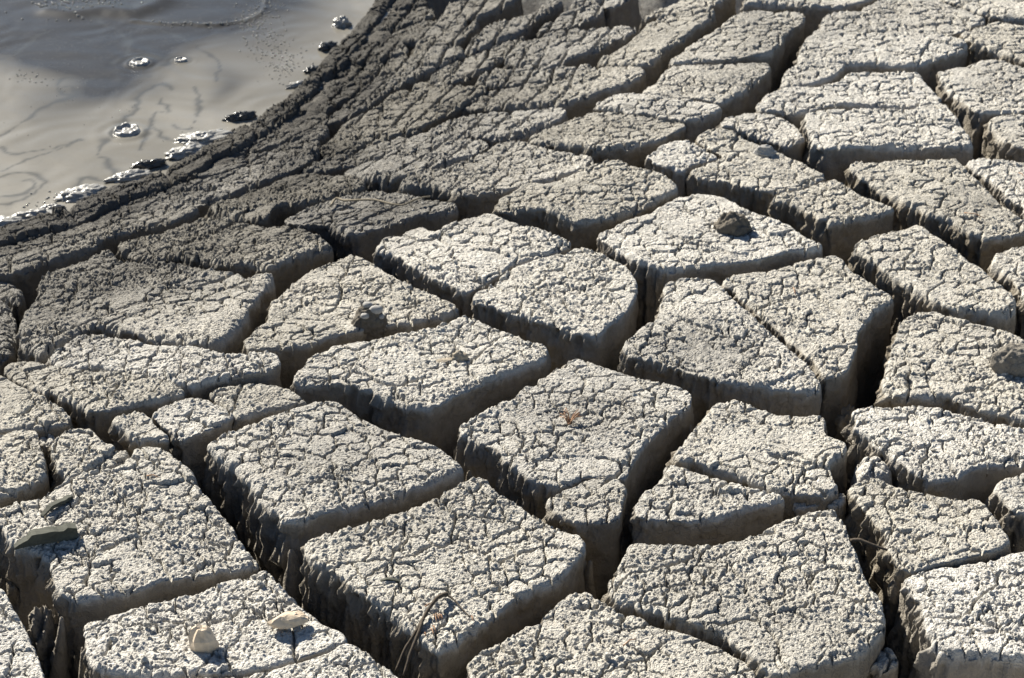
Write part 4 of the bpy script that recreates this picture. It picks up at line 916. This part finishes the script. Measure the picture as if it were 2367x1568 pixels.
def foam():
    P, Q, T = sphere(10, 6); Vs, Qs, Ts = [], [], []; off = 0
    trail = catmull(onpool(c0([(1690,20),(1680,90),(1620,130),(1640,190),(1680,250),(1720,310),(1760,370),(1800,440),(1850,490)])), 14)
    spots = []
    for k in range(420):
        q = trail[rnd.randrange(len(trail))]; w = 0.035
        spots.append((q[0]+rnd.gauss(0, w), q[1]+rnd.gauss(0, w*1.6), rnd.uniform(0.0010, 0.0036)))
    crest = catmull(onpool(c0([(1000,150),(1100,160),(1200,155),(1300,165),(1400,160),(1500,145),(1600,125)])), 12)
    for k in range(70):
        q = crest[rnd.randrange(len(crest))]; spots.append((q[0]+rnd.gauss(0, .01), q[1]+rnd.gauss(0, .012), rnd.uniform(0.0016, 0.004)))
    for cxy, n, w, r in (((195, 500), 26, .03, .005), ((250, 40), 10, .02, .008), ((540, 20), 40, .07, .007), ((440, 40), 50, .07, .007), ((120, 470), 20, .16, .003), ((480, 600), 12, .1, .003), ((60, 800), 16, .15, .003), ((340, 1295), 26, .04, .006), ((1250, 860), 10, .03, .004), ((760, 740), 8, .05, .003)):
        c = onpool(c0([cxy]))[0]
        for k in range(n): spots.append((c[0]+rnd.gauss(0, w), c[1]+rnd.gauss(0, w), rnd.uniform(0.3, 0.7)*r))
    for x, y, r in spots:
        if shore_dist(np.array([x]), np.array([y]))[0] > -0.01: continue
        z = POOL_Z+float(pool_height(np.array([x]), np.array([y]))[0])
        Vs.append(P*np.array([r, r, r*0.75])+np.array([x, y, z])); Qs.append(Q+off); Ts.append(T+off); off += len(P)
    o = mesh_obj('foam_bubbles', np.vstack(Vs), np.vstack(Qs), np.vstack(Ts), FOAM)
    tag(o, 'glinting specks and trails of foam on the mud pool', 'foam', kind='stuff')
foam()

OUT = [project(sl_) for _, sls, _ in BLOCKS for sl_ in sls]
def on_block(p):
    for P in OUT:
        a = P; b = np.roll(P, -1, 0); k = (a[:, 1] > p[1]) != (b[:, 1] > p[1])
        xs = a[k, 0]+(p[1]-a[k, 1])*(b[k, 0]-a[k, 0])/(b[k, 1]-a[k, 1])
        if (xs > p[0]).sum() % 2:
            e = b-a; t = np.clip(((p[0]-a[:, 0])*e[:, 0]+(p[1]-a[:, 1])*e[:, 1])/((e**2).sum(1)+1e-9), 0, 1)
            return np.hypot(p[0]-a[:, 0]-t*e[:, 0], p[1]-a[:, 1]-t*e[:, 1]).min() > 0.02
    return False
def crumbs():
    """crumbs of dry mud strewn over the blocks and fallen into the cracks"""
    P, Q, T = sphere(6, 4); Vs, Qs, Ts, Tp, Dm = [], [], [], [], []; off = 0; r2 = np.random.RandomState(5)
    for k in range(1500):
        fx = r2.uniform(20, FW-20); fy = 1568-1568*r2.rand()**1.1
        low = k % 3 == 0
        p = at(fx, fy, 0.0)
        sd = shore_dist(p[0], p[1])[0]
        if sd < 0.05: continue
        r = 0.0016+0.0045*r2.rand()**3
        if low: p[2] -= 0.31; r *= 3.0
        elif not on_block(p): continue
        else: p[2] += float(relief(np.array([p[0]]), np.array([p[1]]), None)[0])+r*0.2
        V = P*(1+0.35*r2.randn(len(P), 1)*0.6)*r*np.array([1.2, 1.0, 0.75])
        Vs.append(V+p); Qs.append(Q+off); Ts.append(T+off); off += len(P)
        Tp.append(np.full(len(P), 0.2 if low else 0.9)); Dm.append(np.full(len(P), float(np.clip(0.9-sd, 0.0, 0.8))))
    o = mesh_obj('mud_crumbs', np.vstack(Vs), np.vstack(Qs), np.vstack(Ts), MUD, smooth=False, attrs={'top': np.concatenate(Tp), 'damp': np.concatenate(Dm)})
    tag(o, 'tiny crumbs of dry mud strewn over blocks and cracks', 'crumbs', kind='stuff')
crumbs()

print('TRIS', TRIS[0])
